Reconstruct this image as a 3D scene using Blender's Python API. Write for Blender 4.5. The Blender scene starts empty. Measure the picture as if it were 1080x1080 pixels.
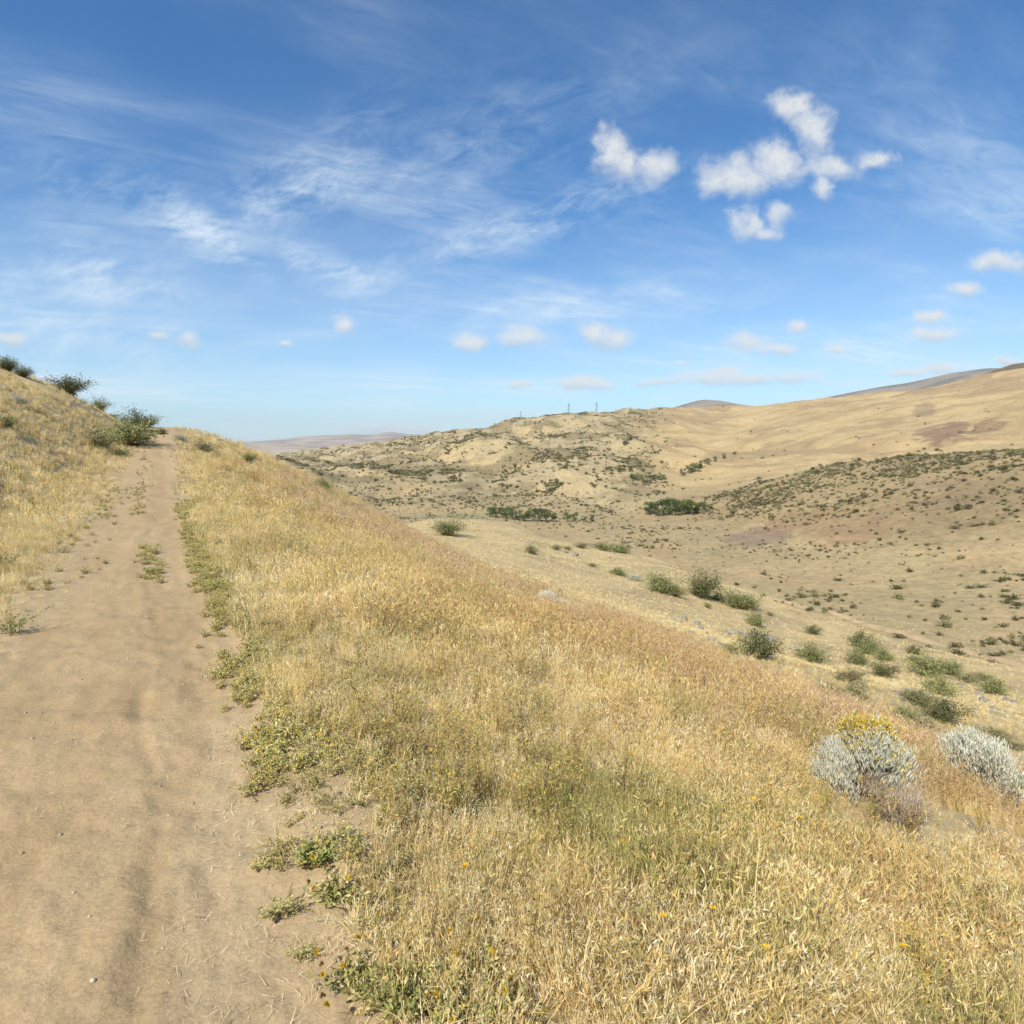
import bpy, math, random
import numpy as np
from mathutils import Vector

PI = math.pi
RAD = math.radians
S = bpy.context.scene
COL = S.collection

# ------------------------------------------------------------------ camera
F, CX, CY = 640.0, 540.0, 540.0
PITCH = math.atan(77.0 / F)
SP, CP = math.sin(PITCH), math.cos(PITCH)
CAMH = 1.6
cd = bpy.data.cameras.new("camera")
cam = bpy.data.objects.new("camera", cd)
COL.objects.link(cam)
cam.location = (0, 0, CAMH)
cam.rotation_euler = (PI / 2 - PITCH, 0, 0)
cd.sensor_fit = 'HORIZONTAL'
cd.angle = 2 * math.atan(540.0 / F)
cd.clip_start = 0.05
cd.clip_end = 60000
S.camera = cam

# ------------------------------------------------------------------ light
SUN_AZ, SUN_EL = RAD(212), RAD(47)          # azimuth clockwise from +Y, behind and left
sd = bpy.data.lights.new("sun", 'SUN')
sd.energy = 4.6
sd.angle = RAD(0.5)
sd.color = (1.0, 0.95, 0.86)
sun = bpy.data.objects.new("sun", sd)
COL.objects.link(sun)
to_sun = Vector((math.sin(SUN_AZ) * math.cos(SUN_EL), math.cos(SUN_AZ) * math.cos(SUN_EL), math.sin(SUN_EL)))
sun.rotation_euler = (-to_sun).to_track_quat('-Z', 'Y').to_euler()
sun.location = (0, 0, 60)

S.view_settings.view_transform = 'Standard'
S.view_settings.look = 'None'
S.view_settings.exposure = 0.16
S.view_settings.gamma = 1.0
S.cycles.max_bounces = 5
S.cycles.diffuse_bounces = 2
S.cycles.glossy_bounces = 1
S.cycles.transmission_bounces = 2
S.cycles.volume_bounces = 0
S.cycles.transparent_max_bounces = 8
S.cycles.use_adaptive_sampling = True
S.cycles.adaptive_threshold = 0.03


class NT:
    """small helper for writing node trees"""
    def __init__(self, tree):
        self.t = tree
    def n(self, kind, **kw):
        nd = self.t.nodes.new(kind)
        for k, v in kw.items():
            setattr(nd, k, v)
        return nd
    def l(self, a, b):
        self.t.links.new(a, b)
    def put(self, sock, v):
        if isinstance(v, (int, float, tuple, list)):
            sock.default_value = v
        else:
            self.l(v, sock)
    def m(self, op, a, b=None, c=None, clamp=False):
        nd = self.n('ShaderNodeMath', operation=op)
        nd.use_clamp = clamp
        self.put(nd.inputs[0], a)
        if b is not None: self.put(nd.inputs[1], b)
        if c is not None: self.put(nd.inputs[2], c)
        return nd.outputs[0]
    def noise(self, vec, scale, detail=3, rough=0.5, dist=0.0):
        nd = self.n('ShaderNodeTexNoise')
        self.l(vec, nd.inputs['Vector'])
        nd.inputs['Scale'].default_value = scale
        nd.inputs['Detail'].default_value = detail
        nd.inputs['Roughness'].default_value = rough
        nd.inputs['Distortion'].default_value = dist
        return nd.outputs[0]
    def ramp(self, v, a, b, c=0.0, d=1.0, smooth=True):
        nd = self.n('ShaderNodeMapRange')
        nd.interpolation_type = 'SMOOTHSTEP' if smooth else 'LINEAR'
        self.put(nd.inputs[0], v)
        for i, q in enumerate((a, b, c, d)):
            self.put(nd.inputs[i + 1], q)
        return nd.outputs[0]
    def mix(self, f, a, b, mode='MIX'):
        nd = self.n('ShaderNodeMix', data_type='RGBA', blend_type=mode)
        self.put(nd.inputs[0], f)
        self.put(nd.inputs[6], a)
        self.put(nd.inputs[7], b)
        return nd.outputs[2]
    def comb(self, x, y, z):
        nd = self.n('ShaderNodeCombineXYZ')
        for i, q in enumerate((x, y, z)): self.put(nd.inputs[i], q)
        return nd.outputs[0]


def pix_dir(x, y):
    xc, yc = (x - CX) / F, (y - CY) / F
    return xc, CP - yc * SP, -(SP + yc * CP)


# ------------------------------------------------------------------ sky with thin cirrus and small cumulus
def build_world():
    w = bpy.data.worlds.new("World")
    S.world = w
    w.use_nodes = True
    t = w.node_tree
    t.nodes.clear()
    N = NT(t)
    sky = N.n('ShaderNodeTexSky', sky_type='NISHITA')
    sky.sun_disc = False
    sky.sun_elevation = SUN_EL
    sky.sun_rotation = SUN_AZ
    sky.altitude = 900
    sky.air_density = 1.0
    sky.dust_density = 0.6
    sky.ozone_density = 1.6
    tc = N.n('ShaderNodeTexCoord')
    sep = N.n('ShaderNodeSeparateXYZ')
    N.l(tc.outputs['Generated'], sep.inputs[0])
    X, Y, Z = sep.outputs
    # high cirrus sheet: coordinates on a flat layer overhead
    zc = N.m('MAXIMUM', Z, 0.02)
    zp = N.m('ADD', zc, 0.06)
    px, py = N.m('DIVIDE', X, zp), N.m('DIVIDE', Y, zp)
    a = RAD(28)
    ru = N.m('ADD', N.m('MULTIPLY', px, math.cos(a)), N.m('MULTIPLY', py, math.sin(a)))
    rv = N.m('SUBTRACT', N.m('MULTIPLY', py, math.cos(a)), N.m('MULTIPLY', px, math.sin(a)))
    c1 = N.comb(N.m('MULTIPLY', ru, 0.55), N.m('MULTIPLY', rv, 1.5), 2.3)
    n1 = N.noise(c1, 1.5, 6, 0.55, 0.4)
    c2 = N.comb(px, py, 7.7)
    n2 = N.noise(c2, 0.45, 3, 0.5, 0.4)
    c3 = N.comb(N.m('MULTIPLY', ru, 1.8), N.m('MULTIPLY', rv, 5.0), 4.0)
    n3 = N.noise(c3, 2.2, 7, 0.66, 0.5)
    ci = N.m('MULTIPLY', N.ramp(n1, 0.38, 0.78), N.ramp(n2, 0.33, 0.6))
    ci = N.m('MULTIPLY', ci, N.ramp(n3, 0.25, 0.75, 0.15, 1.5))
    ci = N.m('MULTIPLY', ci, N.ramp(Z, 0.62, 0.2, 0.35, 1.0))
    veil = N.m('ADD', N.m('MULTIPLY', N.ramp(n2, 0.3, 0.75), N.ramp(Z, 0.55, 0.0, 0.04, 0.2)), N.ramp(Z, 0.36, -.02, 0.0, 0.46))
    # cumulus: gnomonic coordinates around +Y
    yy = N.m('MAXIMUM', Y, 0.02)
    u, v = N.m('DIVIDE', X, yy), N.m('DIVIDE', Z, yy)
    uv = N.comb(u, v, 0.0)
    wv = N.n('ShaderNodeTexNoise')
    N.l(uv, wv.inputs['Vector'])
    wv.inputs['Scale'].default_value = 11
    wv.inputs['Detail'].default_value = 5
    wv.inputs['Roughness'].default_value = .6
    ws = N.n('ShaderNodeSeparateColor')
    N.l(wv.outputs['Color'], ws.inputs[0])
    wamp = N.ramp(v, .0, .45, .018, .062)
    uo, vo = N.m('ADD', u, N.m('MULTIPLY', N.m('SUBTRACT', ws.outputs[0], .5), N.m('MULTIPLY', wamp, 1.7))), N.m('ADD', v, N.m('MULTIPLY', N.m('SUBTRACT', ws.outputs[1], .5), wamp))
    front = N.ramp(Y, 0.05, 0.15)
    nb = N.noise(uv, 16, 6, 0.62, 0.3)
    nb2 = N.noise(uv, 5, 2, 0.5)
    wob = N.m('MULTIPLY', N.m('SUBTRACT', nb, 0.5), 2.3)
    # wisps placed where the sky shows its brighter strands
    wn = N.noise(N.comb(N.m('MULTIPLY', N.m('ADD', u, N.m('MULTIPLY', v, 0.5)), 3.4), N.m('MULTIPLY', N.m('SUBTRACT', v, N.m('MULTIPLY', u, 0.30)), 8.0), 1.0), 3.0, 8, 0.68, 0.3)
    streaks = [(310, 200, 75, 30, -.35, .8), (215, 240, 55, 24, .5, .9), (350, 285, 60, 16, .25, .85), (560, 235, 110, 18, -.3, .85),
               (100, 290, 80, 30, .1, .65), (450, 265, 60, 14, -.15, .45), (500, 150, 150, 40, -.3, .35), (360, 150, 60, 30, -.5, .35), (120, 200, 90, 30, .2, .35),
               (60, 350, 130, 26, .1, .5), (620, 320, 150, 22, -.1, .4)]
    st = None
    for (x, y, hw, hh, sh, k) in streaks:
        dx, dy, dz = pix_dir(x, y)
        u0, v0 = dx / dy, dz / dy
        sc = 1.0 / F / dy / dy
        du = N.m('SUBTRACT', u, u0)
        dv = N.m('SUBTRACT', N.m('SUBTRACT', v, v0), N.m('MULTIPLY', du, -sh))
        r2 = N.m('ADD', N.m('POWER', N.m('ABSOLUTE', N.m('DIVIDE', du, hw * sc * 1.3)), 2.0), N.m('POWER', N.m('ABSOLUTE', N.m('DIVIDE', dv, hh * sc * 1.3)), 2.0))
        g = N.m('MULTIPLY', N.m('POWER', 2.718, N.m('MULTIPLY', r2, -1.0)), k)
        st = g if st is None else N.m('MAXIMUM', st, g)
    wisp = N.m('MULTIPLY', N.m('MULTIPLY', st, N.ramp(wn, 0.36, 0.72)), N.m('MULTIPLY', front, 0.7))
    blobs = [(643, 158, 20, 24, 1), (660, 172, 24, 18, 1), (695, 174, 32, 15, .95), (785, 186, 46, 20, 1), (812, 168, 24, 20, 1), (770, 195, 30, 14, 1),
             (842, 112, 26, 17, .8), (862, 140, 27, 28, .85), (885, 178, 44, 15, .85), (868, 198, 14, 16, .7), (922, 170, 26, 12, .8), (790, 235, 18, 18, .85), (822, 225, 22, 14, .85), (806, 246, 22, 9, .8),
             (1062, 277, 36, 11, .9), (1012, 304, 30, 9, .6), (982, 335, 24, 9, .6), (985, 354, 42, 8, .85), (990, 387, 26, 7, .8), (955, 392, 28, 5, .6), (1066, 379, 18, 5, .85),
             (8, 358, 24, 8, .85), (200, 358, 22, 10, .65), (170, 355, 22, 8, .4), (297, 363, 13, 5, .5), (366, 342, 18, 13, .55),
             (495, 362, 26, 12, .7), (552, 356, 36, 13, .75), (640, 356, 30, 14, .95), (625, 350, 20, 12, .8), (550, 406, 20, 5, .7), (612, 405, 34, 8, .95),
             (700, 403, 30, 5, .7), (745, 400, 36, 8, .85), (790, 401, 40, 8, .75), (830, 399, 38, 8, .85), (765, 394, 20, 7, .8), (785, 358, 28, 12, .7), (820, 367, 26, 8, .6), (843, 342, 14, 10, .5),
             (400, 452, 44, 5, .95), (440, 454, 30, 4, .7), (680, 405, 16, 4, .5), (880, 368, 20, 6, .45), (720, 383, 24, 5, .4)]
    f = None
    low = None
    for (x, y, hw, hh, k) in blobs:
        dx, dy, dz = pix_dir(x, y)
        u0, v0 = dx / dy, dz / dy
        scu, scv = 1.0 / F / dy, 1.0 / F / dy / dy
        a_, b_ = hw * scu * 1.42, hh * scv * 1.55
        du = N.m('DIVIDE', N.m('SUBTRACT', uo, u0), a_)
        dv = N.m('DIVIDE', N.m('SUBTRACT', vo, v0), b_)
        r = N.m('SQRT', N.m('ADD', N.m('MULTIPLY', du, du), N.m('MULTIPLY', dv, dv)))
        g = N.m('SUBTRACT', k * 0.5 + 0.5, r)
        f = g if f is None else N.m('MAXIMUM', f, g)
        gp = N.m('MAXIMUM', g, 0.0)
        gd = N.m('MULTIPLY', gp, dv)
        low = (gp, gd) if low is None else (N.m('ADD', low[0], gp), N.m('ADD', low[1], gd))
    dens = N.m('ADD', f, N.m('MULTIPLY', wob, 0.56))
    cu = N.m('MULTIPLY', N.ramp(dens, 0.04, 0.80), front)
    cu = N.m('MULTIPLY', cu, N.ramp(N.noise(uv, 42, 5, 0.7), 0.3, 0.6, 0.72, 1.0))
    skyc = N.n('ShaderNodeHueSaturation')
    skyc.inputs['Saturation'].default_value = 1.22
    N.l(sky.outputs[0], skyc.inputs['Color'])
    skc = N.mix(1.0, skyc.outputs[0], (0.83, 1.30, 1.52, 1), 'MULTIPLY')
    thin = N.m('MINIMUM', N.m('ADD', N.m('ADD', N.m('MULTIPLY', ci, 0.36), wisp), veil), 0.8)
    c = N.mix(thin, skc, (8.2, 9.4, 10.2, 1))
    rel = N.m('DIVIDE', low[1], N.m('ADD', low[0], .05))
    rel = N.m('ADD', rel, N.m('MULTIPLY', wob, .28))
    shade = N.ramp(rel, -.55, .15)
    shade_old = N.ramp(N.m('ADD', dens, N.m('MULTIPLY', N.m('SUBTRACT', nb2, 0.5), 1.2)), 0.15, 1.0)
    cc = N.mix(shade, (5.9, 6.6, 7.5, 1), (8.3, 8.5, 8.5, 1))
    c = N.mix(N.m('MULTIPLY', cu, N.ramp(v, .02, .35, .84, .9)), c, cc)
    bg = N.n('ShaderNodeBackground')
    bg.inputs['Strength'].default_value = 0.09
    N.l(c, bg.inputs['Color'])
    out = N.n('ShaderNodeOutputWorld')
    N.l(bg.outputs[0], out.inputs['Surface'])
    w.cycles.sampling_method = 'MANUAL'
    w.cycles.sample_map_resolution = 512


build_world()

# ------------------------------------------------------------------ noise in numpy
_rg = np.random.RandomState(7)
_perm = np.concatenate([_rg.permutation(256)] * 3)
_gr = np.array([(math.cos(a), math.sin(a)) for a in np.linspace(0, 2 * PI, 16, endpoint=False)])


def perlin(x, y):
    xi, yi = np.floor(x).astype(int), np.floor(y).astype(int)
    xf, yf = x - xi, y - yi
    xi &= 255
    yi &= 255
    u, v = xf ** 3 * (xf * (xf * 6 - 15) + 10), yf ** 3 * (yf * (yf * 6 - 15) + 10)
    def g(a, b, dx, dy):
        q = _gr[_perm[_perm[a] + b] & 15]
        return q[..., 0] * dx + q[..., 1] * dy
    n00, n10 = g(xi, yi, xf, yf), g(xi + 1, yi, xf - 1, yf)
    n01, n11 = g(xi, yi + 1, xf, yf - 1), g(xi + 1, yi + 1, xf - 1, yf - 1)
    return (n00 * (1 - u) + n10 * u) * (1 - v) + (n01 * (1 - u) + n11 * u) * v * 1.0


def fbm(x, y, oct=4, gain=0.5):
    s, a = 0, 1.0
    for i in range(oct):
        s = s + a * perlin(x * 2 ** i + 13.1 * i, y * 2 ** i - 7.7 * i)
        a *= gain
    return s * 1.4


def ridged(x, y, oct=3):
    s, a = 0, 1.0
    for i in range(oct):
        s = s + a * (1 - 2.2 * np.abs(perlin(x * 2 ** i + 3.3 * i, y * 2 ** i + 9.1 * i)))
        a *= 0.5
    return s / 1.75


def sst(x, a, b):
    t = np.clip((x - a) / (b - a), 0, 1)
    return t * t * (3 - 2 * t)


# ------------------------------------------------------------------ terrain
TA = math.atan((165 - CX) / F / 1.007)          # azimuth of the trail
TD = (math.sin(TA), math.cos(TA))


def to_st(x, y):
    return x * TD[1] - y * TD[0], x * TD[0] + y * TD[1]      # s: right of the trail line, t: along it


def from_st(s, t):
    return s * TD[1] + t * TD[0], -s * TD[0] + t * TD[1]


_sg = np.linspace(0, 400, 8001)
_slR = (0.20 + 0.06 * sst(_sg, 0.2, 1.5) + 0.021 * np.minimum(_sg, 12.5)) * (1 - 0.52 * sst(_sg, 20, 42))
_hR = np.concatenate([[0], np.cumsum((_slR[1:] + _slR[:-1]) / 2 * np.diff(_sg))])
_slL = 0.03 + 0.74 * sst(_sg, 0.2, 1.6) * (1 - 0.48 * sst(_sg, 2.4, 5.0))
_hL = np.concatenate([[0], np.cumsum((_slL[1:] + _slL[:-1]) / 2 * np.diff(_sg))])


def trail_center(t):
    return np.interp(t, [0, 25, 40, 60], [-.42, -.42, -.05, 0.3])


def near_h(x, y):
    s, t = to_st(x, y)
    c = trail_center(t)
    sc = s - c
    rise = 2.55 * sst(t, 24, 50) * np.exp(-(np.maximum(s, 0) / 17.0) ** 2) - 3.0 * sst(t, 50, 85)
    h = rise - np.interp(sc - 0.95, _sg, _hR) + np.interp(-sc - 1.15, _sg, _hL) * (0.55 + 0.45 * sst(t, 6, 30))
    # wheel ruts, middle ledge and small lumps
    wob = 0.10 * np.sin(t * 0.9) + 0.06 * np.sin(t * 2.3 + 1)
    h = h - 0.012 * np.exp(-((s + 0.75 + wob * .3) / 0.32) ** 2) - 0.024 * np.exp(-((s - 0.12 + wob * .4 + .05 * fbm(x * 2, y * 2, 2)) / 0.25) ** 2)
    h = h + 0.006 * np.tanh((s + 0.17 + wob * 0.4 + .03 * fbm(x * 3, y * 3, 2)) / 0.02) * sst(0.5 - s, 0, 0.5) * sst(fbm(x * 1.1, y * 1.1, 2), -.3, .4)
    on = sst(sc, -1.3, -1.0) * sst(-sc, -.9, -.7)
    h = h + on * (0.005 * fbm(s * 4 + 3, t * 1.3, 3) + .006 * fbm(x * 9, y * 9, 2) - 0.012 * np.exp(-((s + .15 + .05 * np.sin(t * 1.7)) / .045) ** 2) * sst(fbm(s, t * .8, 2), -.3, .2))
    h = h + 0.02 * sst(sc, 0.8, 1.1) * sst(2.0 - sc, 0, 1)
    off = 1 - 0.75 * (sst(sc, -1.2, -.8) * sst(1.0 - sc, 0, .3))
    h = h + off * (0.055 * fbm(x * 0.7, y * 0.7, 4, .55) + 0.16 * fbm(x * 0.13, y * 0.13, 2)) + 0.010 * fbm(x * 5, y * 5, 3)
    # the road floor is far less lumpy than the slopes but never flat
    return h


X0, X1 = -420, 1500
# every layer: (x pixel, y pixel, distance) of a line that runs over the land, near to far
L1 = [(-420, 330, 90), (0, 403, 90), (100, 432, 90), (165, 466, 90), (240, 486, 90), (300, 504, 90), (340, 524, 90), (400, 558, 90), (450, 582, 90), (500, 594, 90), (600, 618, 90), (700, 646, 90), (850, 700, 90), (950, 716, 88), (1080, 745, 85), (1500, 850, 70)]
LB = [(-420, 350, 200), (0, 430, 200), (165, 520, 200), (240, 556, 200), (340, 566, 210), (400, 560, 225), (450, 549, 240), (500, 547, 250), (540, 551, 245), (580, 566, 225), (640, 580, 205), (700, 593, 185), (760, 617, 165), (850, 648, 145), (950, 678, 130), (1080, 711, 115), (1500, 800, 95)]
LC = [(-420, -38, 300), (165, -40, 300), (340, -46, 300), (450, -50, 310), (550, -51, 310), (640, -52.5, 285), (700, -51.5, 255), (850, -49.5, 190), (1080, -44, 152), (1500, -40, 125)]
LD = [(-420, -38, 420), (340, -50, 430), (450, -51, 425), (550, -50, 415), (600, -50, 400), (700, -49.5, 345), (850, -49.5, 240), (1080, -45, 195), (1500, -40, 170)]
LE = [(-420, 480, 520), (240, 530, 520), (400, 533, 510), (500, 537, 480), (600, 538, 460), (700, 544, 430), (750, 540, 440), (800, 523, 460), (860, 506, 460), (960, 491, 445), (1080, 481, 430), (1500, 440, 430)]
LF = [(-420, 480, 700), (240, 522, 700), (400, 516, 650), (500, 519, 600), (600, 519, 570), (700, 528, 560), (750, 527, 560), (800, 521, 570), (860, 511, 580), (960, 498, 600), (1080, 490, 600), (1500, 450, 600)]
LG = [(-420, 470, 1000), (240, 515, 1000), (300, 511, 1000), (400, 497, 900), (500, 490, 820), (600, 494, 800), (700, 500, 800), (750, 499, 830), (860, 478, 900), (960, 462, 930), (1080, 447, 950), (1500, 390, 950)]
LH = [(-420, 470, 1600), (240, 500, 1600), (340, 491, 1500), (430, 478, 1300), (500, 470, 1200), (600, 460, 1250), (700, 463, 1300), (780, 457, 1400), (860, 441, 1400), (960, 427, 1450), (1080, 408, 1500), (1500, 350, 1500)]
LI = [(-420, 470, 2300), (240, 492, 2200), (340, 484, 2100), (400, 473, 2000), (450, 463, 1900), (500, 458, 1600), (550, 449, 1600), (600, 443, 1600), (650, 439, 1700), (700, 434, 1900), (750, 431, 2200), (800, 430, 2200), (850, 425, 2100), (900, 421, 2000), (950, 416, 2000), (1000, 408, 2000), (1040, 395, 2000), (1065, 387, 2000), (1080, 384, 2000), (1120, 380, 2000), (1500, 345, 2000)]
LJ = [(-420, 476, 3200), (240, 482, 3200), (340, 477, 3200), (430, 470, 3000), (500, 466, 2800), (600, 456, 2800), (700, 446, 2800), (750, 440, 2900), (850, 434, 2900), (950, 424, 2900), (1080, 396, 2900), (1500, 360, 2900)]
LK = [(-420, 474, 4600), (240, 476, 4600), (340, 471, 4600), (430, 464, 4500), (500, 462, 4400), (600, 455, 4400), (680, 441, 4400), (700, 434, 4400), (722, 427, 4400), (740, 422, 4400), (760, 423, 4400), (785, 428, 4400), (820, 431, 4400), (850, 424, 4400), (880, 418, 4400), (920, 411, 4400), (960, 405, 4400), (1000, 396, 4400), (1040, 391, 4400), (1080, 392, 4400), (1500, 372, 4400)]
LL = [(-420, 472, 7000), (240, 474, 7000), (340, 467, 7000), (430, 466, 7000), (600, 462, 7000), (1500, 455, 7000)]
LM = [(-420, 468, 11500), (200, 469, 11500), (250, 468, 11500), (290, 464, 11500), (330, 460, 11500), (372, 458, 11500), (388, 459, 11500), (410, 455.5, 11500), (430, 458, 11500), (465, 460, 11500), (500, 459, 11500), (530, 461, 11500), (600, 462, 11500), (1500, 460, 11500)]

AZN = np.linspace(-60, 60, 1201)


def _layer(L, absolute=False):
    az, dd, hh = [], [], []
    for (x, q, d) in L:
        if absolute:
            a = math.atan((x - CX) / F)
            h = q
        else:
            dx, dy, dz = pix_dir(x, q)
            hor = math.hypot(dx, dy)
            a = math.atan2(dx, dy)
            h = CAMH + d * dz / hor
        az.append(math.degrees(a)); dd.append(d); hh.append(h)
    D = np.interp(AZN, az, dd)
    Hh = np.interp(AZN, az, hh)
    k = np.ones(9) / 9
    f = lambda A: np.convolve(np.pad(A, 4, mode='edge'), k, 'valid')
    return f(D), f(Hh)


_a = np.radians(AZN)
_TAB = []
for d0 in (44.0, 60.0):
    _TAB.append((np.full_like(AZN, d0), near_h(np.sin(_a) * d0, np.cos(_a) * d0)))
for L, ab in ((L1, 0), (LB, 0), (LC, 1), (LD, 1), (LE, 0), (LF, 0), (LG, 0), (LH, 0), (LI, 0), (LJ, 0), (LK, 0), (LL, 0), (LM, 0)):
    _TAB.append(_layer(L, bool(ab)))
_TAB.append((np.full_like(AZN, 16000), np.full_like(AZN, -60.0)))
LD_ = np.log(np.array([q[0] for q in _TAB]))
LH_ = np.array([q[1] for q in _TAB])
NL = len(_TAB)
#  index of each line in the table: 0,1 near, 2 L1, 3 LB, 4 LC, 5 LD, 6 LE, 7 LF, 8 LG, 9 LH, 10 LI, 11 LJ, 12 LK, 13 LL, 14 LM, 15 end


def far_h(x, y):
    """height and fractional layer index"""
    az = np.degrees(np.arctan2(x, y))
    d = np.hypot(x, y)
    azc = np.clip(az, -59.9, 59.9)
    fi = (azc + 60) / 0.1
    i0 = np.clip(fi.astype(int), 0, len(AZN) - 2)
    fr = fi - i0
    Dk = LD_[:, i0] * (1 - fr) + LD_[:, i0 + 1] * fr
    Hk = LH_[:, i0] * (1 - fr) + LH_[:, i0 + 1] * fr
    ld = np.clip(np.log(np.maximum(d, 1)), Dk[0], Dk[-1] - 1e-6)
    j = np.clip((ld[None, :] >= Dk).sum(0) - 1, 0, NL - 2)
    n = np.arange(len(x))
    d0, d1, h0, h1 = np.exp(Dk[j, n]), np.exp(Dk[j + 1, n]), Hk[j, n], Hk[j + 1, n]
    dd = np.clip(d, 44.0, 16000)
    sec = lambda k: (Hk[k + 1, n] - Hk[k, n]) / (np.exp(Dk[k + 1, n]) - np.exp(Dk[k, n]))
    sm = sec(j)
    sl, sr = sec(np.maximum(j - 1, 0)), sec(np.minimum(j + 1, NL - 2))
    def lim(a, b):
        return np.where(a * b <= 0, 0.0, 2 * a * b / (a + b + np.where(a + b == 0, 1e-12, 0)))
    m0, m1 = lim(sl, sm), lim(sm, sr)
    w = d1 - d0
    q = np.clip((dd - d0) / w, 0, 1)
    h = h0 * (2 * q ** 3 - 3 * q ** 2 + 1) + w * m0 * (q ** 3 - 2 * q ** 2 + q) + h1 * (-2 * q ** 3 + 3 * q ** 2) + w * m1 * (q ** 3 - q ** 2)
    return h, j + q


def folds(x, y):
    xw = x + 60 * fbm(x / 260, y / 260, 2)
    yw = y + 60 * fbm(x / 260 + 5, y / 260, 2)
    return ridged((xw + .35 * yw) / 260, (yw - .2 * xw) / 900, 3)


def H(x, y, want=False):
    shp = np.shape(x)
    x = np.atleast_1d(np.asarray(x, float)).ravel()
    y = np.atleast_1d(np.asarray(y, float)).ravel()
    d = np.hypot(x, y)
    nh = near_h(x, y)
    fh, li = far_h(x, y)
    w = sst(np.log(np.maximum(d, .1)), math.log(42), math.log(62))
    h = nh * (1 - w) + fh * w
    # relief of the land itself: swells on the near spur, folds and gullies on the hills
    a1 = sst(d, 60, 150) * (1 - sst(d, 260, 420))
    h = h + a1 * (0.9 * fbm(x / 30, y / 30, 3))
    fl = sst(li, 4.9, 5.6)
    az = np.degrees(np.arctan2(x, y))
    rough = 1 - 0.48 * sst(az, 12, 20) * sst(li, 6.8, 7.2)          # the golden slope at right is smoother
    crest = 1 - 0.8 * np.exp(-((li - 10) / 0.35) ** 2) - 0.75 * np.exp(-((li - 12) / 0.4) ** 2)
    mid = fl * (1 - sst(d, 2600, 3600)) * rough * crest
    xw, yw = x + 30 * fbm(x / 160, y / 160, 2), y + 30 * fbm(x / 160 + 5, y / 160, 2)
    near_soft = sst(d, 380, 700)
    h = h + mid * (near_soft * (14 * ridged(xw / 300, yw / 380, 3) + 30 * folds(x, y) - 20) + near_soft * 14 * folds(x * 1.7 + 400, y * 1.4) + 11.0 * ridged(xw / 95 + 4, yw / 150, 3) * (0.25 + .75 * near_soft) + 1.6 * fbm(x / 22, y / 22, 3))
    farm = sst(d, 3000, 4200) * (1 - sst(d, 14000, 16000)) * crest
    h = h + farm * (26 * ridged(x / 900, y / 1100, 4) - 12 + 5 * fbm(x / 150, y / 150, 2)) * (1 - .6 * np.exp(-((li - 14) / .5) ** 2))
    h = h + 0.02 * fl * fbm(x / 3, y / 3, 2)
    if want:
        return h, li, az, d
    return float(h[0]) if shp == () else h.reshape(shp)


_AZR = {}


def hit(px, py, dmin=1.0, dmax=14000):
    """where the sight line through a picture point meets the land"""
    dx, dy, dz = pix_dir(px, py)
    hor = math.hypot(dx, dy)
    d = np.exp(np.linspace(math.log(dmin), math.log(dmax), 2600))
    x, y = d * dx / hor, d * dy / hor
    z = CAMH + d * dz / hor
    below = np.nonzero(z < H(x, y))[0]
    if len(below) == 0:
        return None
    i = below[0]
    return x[i], y[i], H(x[i], y[i])


def proj(x, y, z):
    """world to picture"""
    z = z - CAMH
    zz = y * CP - z * SP
    yc = -(z * CP + y * SP) / zz
    return CX + F * x / zz, CY + F * yc


# ------------------------------------------------------------------ land colours (its own colours: soil, dry grass, scrub)
def C(r, g, b):
    f = lambda c: ((c / 255 + 0.055) / 1.055) ** 2.4 if c > 10 else c / 255 / 12.92
    return np.array([f(r), f(g), f(b)])


K = 0.82
DIRT = C(198, 170, 127) * K
STRAW = C(208, 186, 138) * K
PALE = C(216, 190, 138) * K
OLIVE = C(185, 164, 120) * K
KHAKI = C(188, 168, 127) * K
GOLD = C(209, 181, 130) * K
SCRUB = C(158, 140, 102) * K
RED = C(172, 144, 114) * K
GREYB = C(146, 128, 108) * K
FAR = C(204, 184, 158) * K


def lerp(a, b, w):
    return a * (1 - w)[:, None] + b * w[:, None] if a.ndim == 2 or b.ndim == 2 else a[None] * (1 - w)[:, None] + b[None] * w[:, None]


def trail_w(x, y):
    """1 on the bare trail"""
    s, t = to_st(x, y)
    n = 0.12 * fbm(x * 1.3, y * 1.3, 3) + .05 * fbm(x * 6, y * 6, 2)
    c = trail_center(t)
    lo = c - 0.86 + 0.40 * sst(t, 3.5, 8) + 0.26 * sst(t, 9.5, 16) + 0.05 * sst(t, 20, 36) - .25 * sst(-t, -4.5, -2) + n
    hi = c + 0.82 + n + 0.05 * np.sin(t * .8) - 0.46 * sst(-t, -5.2, -2.0) - 0.48 * sst(t, 20, 40)
    w = sst(s, lo - 0.05, lo + 0.12) * sst(-s, -hi - .03, -hi + 0.06)
    mc = np.interp(t, [6, 8, 18, 60], [-.08, -.12, -.56, -.5])
    med = np.exp(-((s - mc) / np.interp(t, [7, 9, 18], [.08, .14, .2])) ** 4) * (sst(t, 7.2, 8.5) * (1 - sst(t, 12.0, 12.6)) + .9 * sst(t, 14.5, 16))
    return w * (1 - 0.85 * med) * (1 - sst(t, 52, 56)), med * w


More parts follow.
